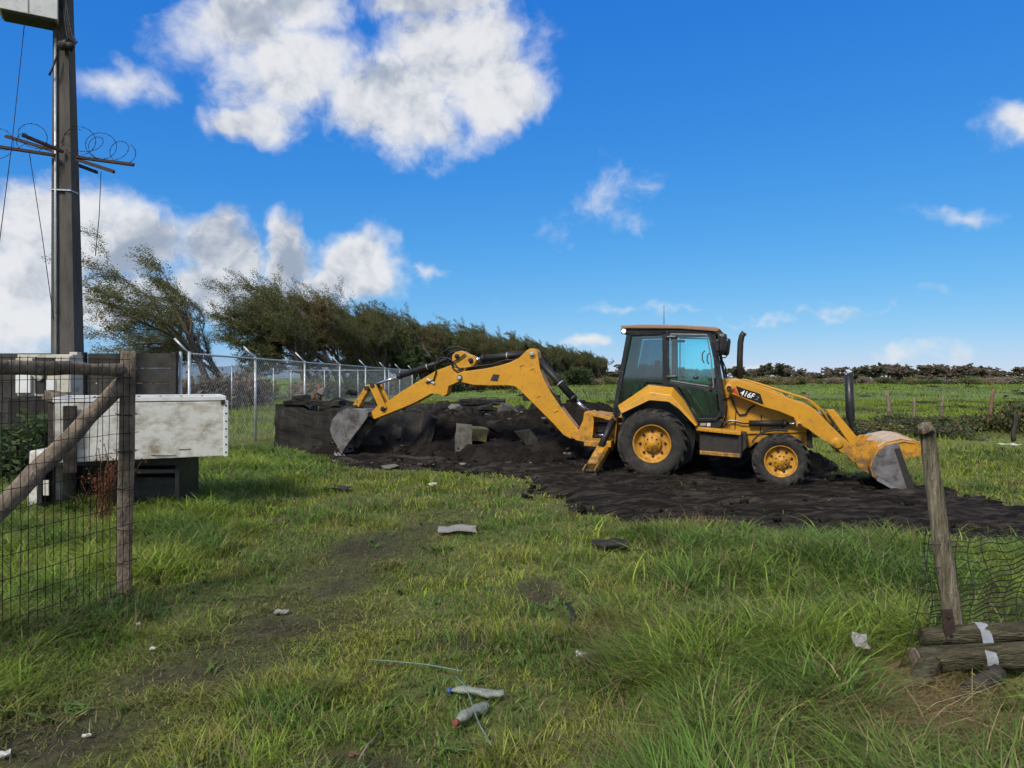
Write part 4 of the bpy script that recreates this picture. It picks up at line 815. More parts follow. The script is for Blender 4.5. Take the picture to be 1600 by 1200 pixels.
for k in range(int((37.3+hh)/.16)):
    for sgn in (1, -1):
        t0 = -hh + k*.16
        y0, z0, y1, z1 = t0, .08, t0+hh, .08+hh
        if y0 < 0: z0 -= y0; y0 = 0
        if y1 > 37.3: z1 -= y1-37.3; y1 = 37.3
        if y1 <= y0: continue
        if sgn < 0: z0, z1 = 2*.08+hh-z0, 2*.08+hh-z1
        b.tube([(FXP+.045, 16.7+y0, z0), (FXP+.045, 16.7+y1, z1)], .0028, 3, False)
tag(fpart(b, 'wire_mesh', M['galv']), kind='stuff')
p = W(306, 593, 17.2); b = MB(); b.box((FXP+.05, 17.0, 1.78), (.01, .24, .16), bev=.003); o = b.build('notice_plate', M['paper']); tag(o, 'small white plate fixed to the fence near the corner post', 'plate')

# ------------------------------------------------------------------ dark concrete plank wall
wall = empty('concrete_wall', (-12, 16.6, 0), label='dark precast concrete plank wall behind the utility pole', cat='wall')
bx0 = -7.75
for k in range(5):
    for j in range(7):
        b = MB(); b.box((bx0-1.0-2.06*k, 16.6-.05*k+random.uniform(-.012, .012), .17+.345*j), (1.92, .06, .332), bev=.012); rel(b.build('plank', M['wallconc']), wall)
    b = MB(); b.box((bx0-2.03*k-.0 - .03*k, 16.6-.05*k, 1.2), (.13, .13, 2.46), bev=.012); rel(b.build('wall_post', M['wallconc']), wall)

# ------------------------------------------------------------------ utility pole
PX, PY = W(106, 590, 15.4).x, 15.4
pole = empty('utility_pole', (PX, PY, 0), label='tall grey concrete utility pole at the left edge', cat='utility pole')
b = MB(); prof = []
for z, wd in ((-.2, .265), (2.2, .25), (6.6, .200), (9.6, .155), (11.5, .14)): prof.append((z, wd))
rings = []
for z, r in prof:
    sec = [(-r, -r*.7), (-r*.45, -r*.82), (-r*.35, -r*.6), (r*.35, -r*.6), (r*.45, -r*.82), (r, -r*.7), (r, r*.7), (-r, r*.7)]
    lean = (z-2)*-.012
    rings.append([b.bm.verts.new((x+lean, y, z)) for x, y in sec])
for i in range(len(rings)-1):
    for k in range(8): b.bm.faces.new((rings[i][k], rings[i][(k+1) % 8], rings[i+1][(k+1) % 8], rings[i+1][k]))
b.bm.faces.new(rings[-1]); bmesh.ops.recalc_face_normals(b.bm, faces=b.bm.faces[:]); b.build('shaft', M['poleconc'], pole)
def PZ(py): return EYE+(HOR-py)/F*PY
def PXr(px): return (px-800)/F*PY-PX
b = MB(); b.tube([(PXr(97), -.20, .5), (PXr(95), -.175, 5), (PXr(93), -.14, 9.0)], .026, 8); b.build('conduit', M['galv'], pole)
b = MB(); b.box((PXr(103), -.02, PZ(300)), (.43, .34, .025), Matrix.Rotation(.05, 3, 'Y')); b.build('band', M['galv'], pole)
b = MB(); b.tube([(PXr(105), -.2, PZ(78)), (PXr(122), -.28, PZ(78))], .10, 12); b.tube([(PXr(120), -.28, PZ(82)), (PXr(128), -.28, PZ(80))], [.11, .05], 10); b.build('cable_clamp', M['dark_iron'], pole)
for k in range(3):
    b = MB(); b.tube([(PXr(108+k), -.2, PZ(-10)), (PXr(112+3*k), -.25, PZ(35)), (PXr(118+4*k), -.3, PZ(65)), (PXr(130+2*k), -.3, PZ(76)), (PXr(124), -.3, PZ(86)), (PXr(110), -.25, PZ(80))], .012, 6); b.build('cable', M['hose'], pole)
b = MB(); b.tube([(PXr(100), -.22, PZ(92)), (PXr(92), -.26, PZ(120)), (PXr(88), -.24, PZ(125))], .02, 6); b.build('cable', M['hose'], pole)
# transformer box
b = MB(); c = Vector((PXr(64), -.36, 0)); z0, z1 = PZ(42)-.02, PZ(-32)
R_ = Matrix.Rotation(.5, 3, 'Z'); b.box((c.x, c.y, (z0+z1)/2), (1.02, .56, z1-z0), R_, bev=.012); bx_ = b.build('equipment_box', M['whitebox'], None); bx_.location = pole.location; tag(bx_, 'white metal equipment box mounted high on the utility pole', 'equipment box')
b = MB(); b.box((c.x, c.y, z0-.02), (.92, .48, .05), R_); b.build('base_plate', M['dark_iron'], bx_)
b = MB(); b.box((c.x, c.y, (z0+z1)/2), (.02, .575, z1-z0-.05), R_); b.build('panel_seam', M['board'], bx_)
# anti-climb bars with barbed coil
zc = PZ(246)
BARS = [((10, 212), (178, 268), -.45, .25), ((35, 210), (208, 258), -.30, .30), ((-12, 229), (152, 270), -.55, -.1)]
barsL = [((8, 213), (99, 241), .55, -.05), ((34, 211), (99, 238), -.75, -.22), ((-14, 228), (86, 243), -.4, -.25), ((120, 246), (209, 258), -.25, -.4), ((120, 250), (178, 269), -.2, -1.0), ((120, 258), (152, 270), .2, .9)]
for a_, c_, da, dc in barsL:
    p = W(*a_, PY+da)-Vector((PX, PY, 0)); q = W(*c_, PY+dc)-Vector((PX, PY, 0)); b = MB(); b.bar(p, q, .045, .045, up=(0, .3, 1)); b.bar(p+Vector((0, .02, .02)), q+Vector((0, .02, .02)), .010, .06, up=(0, .3, 1)); b.build('spike_bar', M['rust'], pole)
for (x0, x1, n_) in ((-10, 84, 4), (124, 200, 5)):
    b = MB(); pts = []; m = 40*n_; ph = random.random()
    for k in range(m):
        f = k/(m-1); a = 2*math.pi*n_*f+ph; r = .30+.05*math.sin(n_*f*2.3); cx = PXr(x0+(x1-x0)*f)
        pts.append((cx+r*math.cos(a), -.35+.18*math.sin(a*.5)+.25*f, zc+.30+r*.8*math.sin(a)-.25*((f-.0) if x0 > 50 else (.6-f))))
    b.tube(pts, .006, 4)
    for k in range(0, m, 3):
        q = Vector(pts[k]); e = Vector((random.uniform(-1, 1), random.uniform(-1, 1), random.uniform(-1, 1))).normalized()*.03; b.tube([q-e, q+e], .004, 3, False)
    b.build('barbed_coil', M['wire'], pole)
for lb, a_, c_, d0, d1 in (('thin guy wire dropping left from the equipment box', (38, 40), (-6, 420), 15, 14), ('thin wire slanting from the left spike bars to the pole foot', (46, 240), (84, 500), 15.2, 15.1), ('thin wire hanging from the right spike bars', (158, 268), (149, 400), 15.1, 15.1)):
    b = MB(); p, q = W(*a_, d0), W(*c_, d1); b.tube([p, p.lerp(q, .5)+Vector((.02, 0, -.04)), q], .008, 5); tag(b.build('guy_wire', M['wire']), lb, 'wire')

# ------------------------------------------------------------------ meter cabinet, dumped boxes
c = W(58, 590, 14.4)
cab = empty('meter_cabinet', (c.x, 14.4, 0), label='beige electrical meter cabinet with open compartments beside the pole foot', cat='cabinet')
b = MB(); b.box((0, .35, .72), (1.25, .6, 1.45), bev=.02); b.build('plinth', M['darkconc'], cab)
b = MB(); b.box((0, .42, 1.90), (1.12, .36, .84), bev=.012); b.build('housing', M['beige'], cab)
for x, z, w_, h_, mt in ((-.40, 1.72, .30, .36, 'whitebox'), (.42, 1.92, .28, .74, 'beige'), (-.38, 2.12, .34, .26, 'beige'), (.16, 1.68, .18, .26, 'whitebox')):
    b = MB(); b.box((x, .20, z), (w_, .06, h_), bev=.01); b.build('door', M[mt], cab)
for x, z, w_, h_ in ((.0, 2.16, .38, .18), (-.08, 1.74, .22, .42)):
    b = MB(); b.box((x, .232, z), (w_, .03, h_)); b.build('recess', M['dark_iron'], cab)
b = MB(); b.lathe([(.07, -.03), (.07, .05), (.001, .06)], 16, c=(-.08, .2, 1.86)); b.build('meter', M['plastic'], cab)
c = W(118, 585, 14.9); b = MB(); b.box((c.x, 14.9, 1.2), (.16, .16, 2.35), bev=.01); o = b.build('post', M['beige']); tag(o, 'slim beige post between the meter cabinet and the utility pole', 'post')

# upper white box: an upturned body with raised rims
wb = empty('white_metal_box', (W(352, 710, 9.8).x, 9.8, .78), math.radians(25), label='large dirty white metal box resting on the black cabinet', cat='metal box')
LW, DW_, HW = 1.98, 1.35, .80
b = MB(); b.box((-LW/2, DW_/2, HW/2-.02), (LW, DW_, HW-.06), bev=.012); b.build('shell', M['whitemetal'], wb)
for y0 in (.02, DW_-.02): b = MB(); b.box((-LW/2, y0, HW-.01), (LW+.02, .05, .06), bev=.008); b.build('rim', M['whitebox'], wb)
for x0 in (-LW+.01, -.01): b = MB(); b.box((x0, DW_/2, HW-.01), (.05, DW_-.06, .06), bev=.008); b.build('rim', M['whitebox'], wb)
b = MB(); b.box((-LW/2, DW_/2, HW-.047), (LW-.1, DW_-.1, .012)); b.build('inner_tray', M['steel'], wb)
b = MB(); b.box((.008, .012, HW/2-.02), (.06, .05, HW-.04), bev=.01); b.build('corner_trim', M['whitebox'], wb)
for k in range(6):
    b = MB(); b.lathe([(.018, DW_-.05), (.018, DW_-.047), (.001, DW_-.047)], 10, c=(-.25-k*.28, 0, HW-.012)); b.build('rivet', M['dark_iron'], wb)
b = MB(); b.box((-.03, -.012, HW-.06), (.05, .03, .06), bev=.004); b.build('corner_bracket', M['dark_iron'], wb)
for x_, z_, l_, a_ in ((-.75, .05, .30, .05), (-.5, .12, .14, 0)):     # long scratches and creases in the sheet
    b = MB(); b.box((x_, -.004, z_), (l_, .008, .005), Matrix.Rotation(a_, 3, 'Y')); b.build('dent', M['dark_iron'], wb)
for k in range(7):
    b = MB(); b.lathe([(.012, -.018), (.012, -.013), (.001, -.020)], 8, c=(.008, 0, .06+k*.105)); b.build('rivet', M['dark_iron'], wb)
# black cabinet below
bc = empty('black_cabinet', (W(170, 800, 9.6).x, 9.6, -.02), math.radians(4), label='open black cabinet lying on the grass under the white box', cat='cabinet')
w2, h2, d2 = 1.82, .80, .7
def bcb(name, c, d, mt, bev=.01): b = MB(); b.box(c, d, bev=bev); return b.build(name, M[mt], bc)
bcb('back_panel', (0, d2, h2/2), (w2, .04, h2-.02), 'black'); bcb('bottom_panel', (0, d2/2, .04), (w2, d2-.05, .06), 'black'); bcb('top_panel', (0, d2/2, h2-.03), (w2, d2-.05, .05), 'black')
bcb('side_panel', (w2/2-.03, d2/2, h2/2), (.06, d2, h2), 'black'); bcb('side_panel', (-w2/2+.03, d2/2, h2/2), (.06, d2, h2), 'black')
bcb('front_rail', (0, .0, h2-.05), (w2+.01, .05, .1), 'black'); bcb('front_rail', (.35, .12, .05), (w2-.8, .04, .09), 'black')
bcb('divider', (.05, .3, h2/2), (.05, .5, h2-.1), 'black'); bcb('inner_door', (.48, .30, .27), (.80, .03, .46), 'grey_panel'); bcb('inner_frame', (.48, .34, .58), (.82, .03, .06), 'decal_grey')
bcb('top_trim', (-.1, -.015, h2+.012), (w2-.3, .05, .03), 'whitebox', .006); bcb('foil_scrap', (-.78, -.03, .42), (.07, .02, .20), 'paper', .004); bcb('loose_foot', (.86, -.02, .05), (.10, .08, .07), 'paper', .01)
bcb('hinge_strip', (.35, -.02, h2+.035), (.34, .10, .04), 'decal_grey', .01)
# white fridge shell lying behind on the left
c = W(68, 790, 9.9); b = MB(); b.box((0, 0, .42), (.44, .6, .86), bev=.03); b.box((.0, -.30, .42), (.38, .02, .78), bev=.008); o = b.build('white_cabinet', M['whitemetal'], None, (c.x, 10.15, 0)); o.rotation_euler = (0, .04, .10); tag(o, 'small white cabinet standing left of the black cabinet', 'cabinet')
b = MB(); b.box((-1.80, -.05, .30), (.15, .05, .84), bev=.01); b.build('dark_strut', M['darklog'], wb)
c = W(90, 650, 11.0)
cp = empty('gate_stub', (c.x, 11.0, 0), label='stub post with a tilted grey cap at the left end of the white box', cat='post')
b = MB(); b.box((.02, 0, .74), (.24, .16, 1.5), bev=.015); b.build('post', M['darklog'], cp)
b = MB(); b.box((.03, 0, 1.54), (.38, .24, .15), Matrix.Rotation(.30, 3, 'Y'), bev=.02); b.build('cap', M['log'], cp)
c = W(88, 652, 10.88); b = MB(); b.box((c.x, 10.90, c.z), (.08, .03, .16), bev=.01); o = b.build('wood_scrap', mat('pale_split_wood', (.42, .33, .16), .8)); tag(o, 'pale splinter of wood on the stub post', 'wood scrap')

# ------------------------------------------------------------------ left gate, swung open towards the camera
G0 = np.array([-3.15, 5.9]); GD = np.array([-.29, -1.04]); GD = GD/np.linalg.norm(GD)
gate = empty('wooden_gate', (G0[0], G0[1], 0), label='open gate of weathered poles and rusty wire mesh at the left edge', cat='gate')
def GP(t, z, o=0): return Vector((GD[0]*t+GD[1]*o, GD[1]*t-GD[0]*o, z))
def wob(p, q, n=10, a=.012): 
    return [Vector(p).lerp(Vector(q), i/(n-1))+Vector((random.uniform(-a, a), random.uniform(-a, a), random.uniform(-a, a)*.6)) for i in range(n)]
GL = 2.5
b = MB(); b.box((0, 0, 1.02), (.115, .11, 2.1), Matrix.Rotation(.02, 3, 'Y')@Matrix.Rotation(.5, 3, 'Z'), bev=.02); o = b.build('gate_post', M['log'], gate); rough(o, 4, .008, 9, 2)
b = MB(); b.tube(wob(GP(-.06, 1.915), GP(GL, 1.93), 14), [.050+random.uniform(-.005, .005) for _ in range(14)], 12); b.build('top_rail', M['log'], gate)
b = MB(); b.tube(wob(GP(.02, 1.80, .03), GP(2.0, .18, .03), 14), [.066+random.uniform(-.006, .006) for _ in range(14)], 12); b.build('brace', M['log'], gate)
b = MB(); b.tube(wob(GP(0, .06), GP(GL, .02), 14), [.05+random.uniform(-.006, .006) for _ in range(14)], 10); b.build('bottom_rail', M['darklog'], gate)
b = MB()
for k in range(40):
    t = .03+k*.0635; b.tube(wob(GP(t, .05, -.06), GP(t+random.uniform(-.012, .012), 2.0, -.06), 9, .005), .0026, 4, False)
for k in range(14):
    z = .06+k*.148
    b.tube(wob(GP(-.07, z+.012, -.065), GP(GL, z+random.uniform(-.02, .02), -.065), 20, .006), .003, 4, False)
tag(b.build('wire_mesh', M['wire'], gate), kind='stuff')
b = MB()
for z in (.35, .62, .95, 1.25, 1.55, 1.86):
    a = np.linspace(0, 2*math.pi, 14); b.tube([(.078*math.cos(q), .078*math.sin(q), z+.01*math.sin(2*q)) for q in a], .003, 4, False)
tag(b.build('wire_tie', M['wire'], gate), kind='stuff')

# ------------------------------------------------------------------ right: broken gate with leaning post
rg = empty('broken_gate', (W(1490, 985, 4.35).x, 4.35, 0), label='collapsed gate of mossy poles with a leaning post at the right edge', cat='gate')
def RP(px, py, d): return W(px, py, d)-Vector(rg.location)
def log(pts, r, name, mt, n=8, amp=.0035, end=None):
    P_ = [Vector(p) for p in pts]; out = []
    for i in range(len(P_)-1):
        for k in range(n): out.append(P_[i].lerp(P_[i+1], k/n)+Vector([random.uniform(-amp, amp) for _ in range(3)]))
    out.append(P_[-1]); m = len(out); rr = [r[0]+(r[1]-r[0])*i/(m-1)+random.uniform(-.003, .003) for i in range(m)]
    b = MB(); b.tube(out, rr, 16); return b.build(name, mt, rg)
log([RP(1492, 988, 4.35), RP(1468, 830, 4.42), RP(1449, 675, 4.5), RP(1446, 666, 4.5)], (.055, .041), 'leaning_post', M['logmoss'])
log([RP(1432, 1030, 4.15), RP(1660, 1022, 4.05)], (.070, .074), 'fallen_rail', M['log_olive'])
log([RP(1440, 994, 4.30), RP(1670, 984, 4.22)], (.052, .060), 'fallen_rail', M['log_olive'])
log([RP(1456, 1034, 4.10), RP(1428, 1072, 4.0), RP(1396, 1114, 3.9)], (.055, .05), 'fallen_brace', M['log_olive'])
log([RP(1560, 1050, 4.02), RP(1455, 1122, 3.82)], (.05, .045), 'fallen_brace', M['darklog'])
e0 = RP(1431, 1030, 4.15); b = MB(); b.tube([e0+Vector((-.006, 0, 0)), e0+Vector((.012, 0, .001))], [.060, .068], 16); b.build('cut_end', M['log'], rg)
p, q = RP(1479, 952, 4.26), RP(1486, 1003, 4.24); b = MB(); b.bar(p, q, .065, .012, up=(0, 1, 0), bev=.003); b.build('rusty_bracket', M['rust'], rg)
for k in (.2, .8): b = MB(); c = p.lerp(q, k); b.lathe([(.012, -.016), (.012, -.005), (.001, -.018)], 8, c=tuple(c)); b.build('bolt', M['dark_iron'], rg)
b = MB(); c = RP(1531, 1018, 4.12)                         # cloth strap wound round both rails
r1, r2 = RP(1531, 1026.5, 4.12), RP(1531, 990.5, 4.27); ring = []      # path over the back rail and down the front of the lower one
for q in np.linspace(60, 165, 9): ring.append(Vector((r2.x, r2.y+.064*math.cos(math.radians(q)), r2.z+.064*math.sin(math.radians(q)))))
for q in np.linspace(140, 265, 12): ring.append(Vector((r1.x+.01, r1.y-.012+.088*math.cos(math.radians(q)), r1.z+.088*math.sin(math.radians(q)))))
va = [b.bm.verts.new(p+Vector((-.030, 0, .004*math.sin(i)))) for i, p in enumerate(ring)]; vb = [b.bm.verts.new(p+Vector((.030, .003*math.sin(i*2), .006*math.cos(i*1.7)))) for i, p in enumerate(ring)]
for k in range(len(ring)-1): b.bm.faces.new((va[k], va[k+1], vb[k+1], vb[k]))
o = b.build('cloth_strap', M['strap'], rg); md = o.modifiers.new('s', 'SOLIDIFY'); md.thickness = .006
b = MB(); c = RP(1540, 1050, 4.0); b.box(tuple(c), (.03, .02, .07), Matrix.Rotation(.2, 3, 'Y'), bev=.005); b.build('strap_buckle', M['rust'], rg)
b = MB()
def mesh_pt(u, v):                                         # drooping wire sheet hung between post and rails
    px = 1446+u*230; py = 836+v*150 + 12*math.sin(u*5+v*2)
    return RP(px, py, 4.75-.35*v+.12*math.sin(u*6)) + Vector((0, .05*math.sin(v*7+u*4), .01*math.sin(u*31)))
for k in range(15):
    v = k/14; b.tube([mesh_pt(u, v+.02*math.sin(u*9+k)) for u in np.linspace(0, 1, 26)], .0036, 4, False)
for k in range(10):
    u = .0+k*.108; b.tube([mesh_pt(u+.03*math.sin(v*4+k), v) for v in np.linspace(-.05, 1.02, 14)], .0028, 4, False)
for k in range(9):                                         # the part that hangs down the left of the post and over the fallen brace
    y0 = 850+k*36; b.tube([RP(1478-(k > 5)*10, y0, 4.4), RP(1462-k*3, y0+2, 4.33), RP(1442-k*6, y0-2, 4.3)], .0028, 4, False)
b.tube([RP(1452, 835, 4.6), RP(1446, 900, 4.4), RP(1428, 980, 4.3), RP(1400, 1060, 4.1), RP(1376, 1130, 3.95)], .0028, 4, False)
tag(b.build('wire_mesh', M['wire'], rg), kind='stuff')

# ------------------------------------------------------------------ field posts
for px, y0, y1, lean, r, mt, lb in ((1392, 611, 656, -8, .085, 'log', 'leftmost leaning grey field post behind the loader bucket'), (1430, 622, 662, -2, .055, 'log', 'thin pale field post, second from the left'), (1470, 617, 657, 4, .06, 'log', 'crooked grey field post, third from the left'), (1547, 608, 656, 6, .075, 'redlog', 'reddish field post, nearest the right edge'), (1261, 612, 634, 0, .07, 'log', 'small far field post above the loader arm'), (1584, 646, 684, 3, .06, 'darklog', 'dark stake in the brambles at the right edge')):
    d = EYE*F/(y1-HOR+6); p, q = W(px, y1+8, d), W(px+lean, y0, d); b = MB()
    b.tube([p, p.lerp(q, .35)+Vector((random.uniform(-.05, .05), 0, 0)), p.lerp(q, .7)+Vector((random.uniform(-.05, .05), 0, 0)), q, q+Vector((0, 0, .01))], [r*1.1, r, r*.95, r*.85, r*.4], 10); o = b.build('field_post', M[mt]); tag(o, lb, 'fence post', 'old posts along the field edge')
d = 14.6; p, q = W(1331, 712, d), W(1326, 585, d); b = MB(); b.tube([p, p.lerp(q, .4), p.lerp(q, .48), q], [.03, .035, .085, .082], 12); o = b.build('black_post', M['black']); tag(o, 'tall black post standing just beyond the loader bucket', 'post')

# ------------------------------------------------------------------ litter
def gz(x, y): return float(hgt(np.array([x]), np.array([y]))[0])
def bottle(px0, py0, px1, py1, cap, lb, squash):
    p = wp(px0, py0); q = wp(px1, py1); P_ = Vector((p[0], p[1], gz(*p)+.05)); Q_ = Vector((q[0], q[1], gz(*q)+.045)); ln = (Q_-P_).length
    b = MB(); prof = [(.012, 0), (.013, .06), (.018, .10), (.030, .19), (.034, .26), (.031, .30), (.034, .34), (.031, .40), (.033, .46), (.030, .52), (.033, .58), (.031, .64), (.034, .70), (.032, .78), (.034, .86), (.033, .95), (.026, 1.0), (.001, .985)]
    b.lathe([(r, h*ln) for r, h in prof], 14, axis='z', cap=False)
    for v in b.bm.verts: v.co.y *= squash*(1+.18*math.sin(v.co.z*41)); v.co.x *= 1.0+.10*math.sin(v.co.z*33+1); v.co.y += .010*math.sin(v.co.z*19); v.co.x += .004*math.sin(v.co.z*57+v.co.y*90)
    o = b.build('plastic_bottle', M['clear']); o.location = P_; o.rotation_euler = (Q_-P_).to_track_quat('Z', 'Y').to_euler(); tag(o, lb, 'bottle', 'crushed bottles on the grass')
    b = MB(); b.lathe([(.017, -.012), (.017, .012), (.001, .013)], 12, axis='z'); b.build('cap', M[cap], o)
bottle(702, 1094, 788, 1096, 'bluecap', 'crushed clear plastic bottle with a blue cap', .6)
bottle(712, 1144, 760, 1112, 'redcap', 'dented clear plastic bottle with a red cap', .8)
def flat(name, px, py, w_, d_, th, rz, mt, lb, cat, tilt=(0, 0), lift=.03):
    p = wp(px, py); n = 9; r = np.random.default_rng(int(px)); b = MB(); g_ = {}
    cr_ = .03 if w_ > .2 else .10                           # small scraps are crumpled, boards nearly flat
    for i in range(n):
        for j in range(n):
            u, v = i/(n-1)-.5, j/(n-1)-.5; e_ = 1-.25*max(abs(u), abs(v))*2*r.random()*(1 if cr_ > .1 else .35)
            g_[i, j] = b.bm.verts.new((u*w_*e_, v*d_*e_, cr_*w_*(r.random()-.5)+cr_*w_*math.sin(u*7+px)*math.cos(v*6)))
    for i in range(n-1):
        for j in range(n-1): b.bm.faces.new((g_[i, j], g_[i+1, j], g_[i+1, j+1], g_[i, j+1]))
    o = b.build(name, M[mt]); md = o.modifiers.new('thickness', 'SOLIDIFY'); md.thickness = min(th, .012); o.location = (p[0], p[1], gz(*p)+lift); o.rotation_euler = (tilt[0], tilt[1], rz); tag(o, lb, cat); return o
flat('grey_board', 714, 835, .46, .34, .03, .1, 'board', 'flat grey board lying on the short grass', 'board', lift=.07)
flat('rubber_mat', 952, 862, .40, .28, .02, -.1, 'darkconc', 'dark rubber mat at the edge of the tall grass', 'mat', lift=.09)
flat('paper_scrap', 912, 1031, .10, .05, .012, .3, 'paper', 'torn white scrap at the foot of the tall grass', 'litter', (.2, .1), .05)
flat('white_disc', 1345, 1090, .10, .09, .008, .2, 'board', 'pale round plate lodged in the tall grass left of the broken gate', 'litter', (.9, .2), .34)
flat('paper_scrap', 676, 764, .14, .10, .012, .5, 'paper', 'small white scrap before the mud bank', 'litter', (.1, 0), .06)
flat('paper_scrap', 238, 1028, .034, .028, .01, .2, 'paper', 'white crumpled scrap below the gate post', 'litter', (.2, 0), .06)
flat('paper_scrap', 216, 993, .028, .02, .01, .9, 'paper', 'tiny white scrap in the grass by the gate post', 'litter', (.2, 0), .1)
flat('paper_scrap', 135, 1152, .04, .015, .008, .2, 'paper', 'thin white chip on the bare soil at the left', 'litter', (.1, 0), .03)
flat('paper_scrap', 8, 1180, .045, .04, .02, .5, 'paper', 'white pebble-like scrap in the bottom left corner', 'litter', (.1, 0), .03)
flat('paper_scrap', 552, 1187, .04, .03, .012, .5, 'redlog', 'small tan chip on the bare soil at the bottom', 'litter', (.1, 0), .03)
flat('black_scrap', 527, 771, .42, .25, .04, .1, 'hose', 'black rubber scrap on the grass before the digging bucket', 'litter', lift=.07)
flat('plastic_bag', 1578, 702, .45, .3, .06, .1, 'paper', 'pale plastic bag on the far grass at the right edge', 'litter', lift=.12)
flat('muddy_cloth', 440, 962, .11, .06, .02, .3, 'board', 'grey muddy rag beside the bare patch', 'litter', lift=.03)
b = MB(); pts = []
for px, py, h in ((862, 1010, .03), (875, 1010, .05), (888, 1002, .06), (895, 988, .09), (893, 978, .12), (884, 975, .14)): p = wp(px, py); pts.append((p[0], p[1], gz(*p)+h))
b.tube(pts, .013, 8); tag(b.build('black_hose', M['hose']), 'short curl of black hose in the grass', 'hose')
for lb, ll in (('faded green cord lying across the grass behind the bottles', ((575, 1046), (620, 1052), (665, 1058), (712, 1064), (722, 1066))), ('pale green cord running under the bottles to the bottom edge', ((712, 1074), (728, 1090), (738, 1118), (748, 1150), (768, 1188))), ('bluish cord end in the short grass left of the bottles', ((492, 1092), (510, 1078), (530, 1062)))):
    b = MB(); pts = []
    for px, py in ll: p = wp(px, py); pts.append((p[0], p[1], gz(*p)+.06))
    b.tube(pts, .004, 6); tag(b.build('cord', M['cord']), lb, 'cord')
b = MB(); pts = []
for px, py in ((560, 1205), (575, 1180), (597, 1155)): p = wp(px, py); pts.append((p[0], p[1], gz(*p)+.05))
b.tube(pts, [.007, .006, .003], 6); tag(b.build('twig', M['log']), 'grey twig on the soil at the bottom edge', 'twig')

# ------------------------------------------------------------------ trees
def tubes_np(segs):                                        # segs (n, 8): p0 p1 r0 r1 -> square tubes
    S_ = np.array(segs); p0, p1, r0, r1 = S_[:, 0:3], S_[:, 3:6], S_[:, 6:7], S_[:, 7:8]
    t = p1-p0; t /= np.linalg.norm(t, axis=1, keepdims=True)+1e-9
    ref = np.where(np.abs(t[:, 2:3]) > .9, np.array([[1., 0, 0]]), np.array([[0, 0, 1.]])); u = np.cross(t, ref); u /= np.linalg.norm(u, axis=1, keepdims=True)+1e-9; v = np.cross(t, u)
    n = 5; V = []
    for p, r in ((p0, r0), (p1, r1)):
        for k in range(n): a = 2*math.pi*k/n; V.append(p+(u*math.cos(a)+v*math.sin(a))*r)
    V = np.stack(V, 1).reshape(-1, 3); q = np.array([(k, (k+1) % n, n+(k+1) % n, n+k) for k in range(n)])
    return V, (q[None]+2*n*np.arange(len(S_))[:, None, None]).reshape(-1, 4)
def leaves_np(C, A, B_):                                   # rhombic leaves, slightly folded
    V = np.stack([C-A, C+B_*.55-A*.1, C+A, C-B_*.55-A*.1], 1).reshape(-1, 3)
    return V, (np.arange(4)[None]+4*np.arange(len(C))[:, None])
def unit(n, r): v = r.normal(size=(n, 3)); return v/np.linalg.norm(v, axis=1, keepdims=True)
PAL_TREE = np.array([(.175, .125, .055), (.135, .115, .048), (.110, .115, .045), (.20, .145, .07), (.085, .090, .040)])
PAL_GREEN = np.array([(.060, .100, .032), (.042, .078, .028), (.080, .110, .038), (.055, .080, .032)])
PAL_BROWN = np.array([(.21, .165, .125), (.18, .15, .11), (.15, .14, .10), (.24, .19, .15)])
def tint(pal, n, r, k=4): return np.repeat(pal[r.integers(0, len(pal), n)]*r.uniform(.7, 1.35, (n, 1)), k, 0)
def make_tree(seed, H, wind, lean, lpt, lsz, pal, spread=1.0):
    r = np.random.default_rng(seed); segs = []; tips = []
    wv = np.array(wind)
    def grow(p, d, ln, rad, lev):
        n = (7, 5, 4, 3)[lev]; st = ln/n
        for i in range(n):
            d = d + wv*(.07, .20, .33, .42)[lev] + r.normal(size=3)*(.06, .13, .18, .25)[lev]; d = d/np.linalg.norm(d)
            q = p+d*st; r1 = rad*(1-.75*(i+1)/n) if lev else rad*(1-.6*(i+1)/n)
            segs.append((*p, *q, rad*(1-.75*i/n) if lev else rad*(1-.6*i/n), r1)); p = q
            if lev < 3 and i >= (2, 1, 0)[lev]:
                for c in range((2, 2, 2)[lev] if r.random() < .8 else 1):
                    az = r.uniform(0, 2*math.pi); sp = r.uniform(.5, 1.0)*spread
                    side = np.cross(d, np.array([math.cos(az), math.sin(az), .2])); side /= np.linalg.norm(side)+1e-9
                    dd = d*math.cos(sp)+side*math.sin(sp); grow(p, dd/np.linalg.norm(dd), H*(0, .40, .21, .10)[lev+1]*r.uniform(.65, 1.2), max(r1*.62, .006), lev+1)
            if lev >= 2:
                tips.append((*p, *d)); tips.append((*(p-d*st*.5), *d))
    grow(np.array([0., 0, 0]), np.array([lean, 0, 1.])/math.hypot(lean, 1), H*.58, H*.024, 0)
    V, Q_ = tubes_np(segs); tm = mesh_np('trunk', V, [Q_])
    T = np.array(tips); n = len(T)*lpt; T = np.repeat(T, lpt, 0)
    C = T[:, :3]+r.normal(size=(n, 3))*.11*H/10+wv*r.uniform(0, .12, (n, 1))
    A = (T[:, 3:]*.7+wv*.9+unit(n, r)*.9); A /= np.linalg.norm(A, axis=1, keepdims=True); B_ = np.cross(A, unit(n, r)); B_ /= np.linalg.norm(B_, axis=1, keepdims=True)+1e-9
    s = lsz*r.uniform(.5, 1.3, (n, 1)); V, Q_ = leaves_np(C, A*s, B_*s*.75); cm = mesh_np('crown', V, [Q_]); vcol(cm, tint(pal, n, r))
    tm.materials.append(M['bark']); cm.materials.append(M['leaf']); return tm, cm
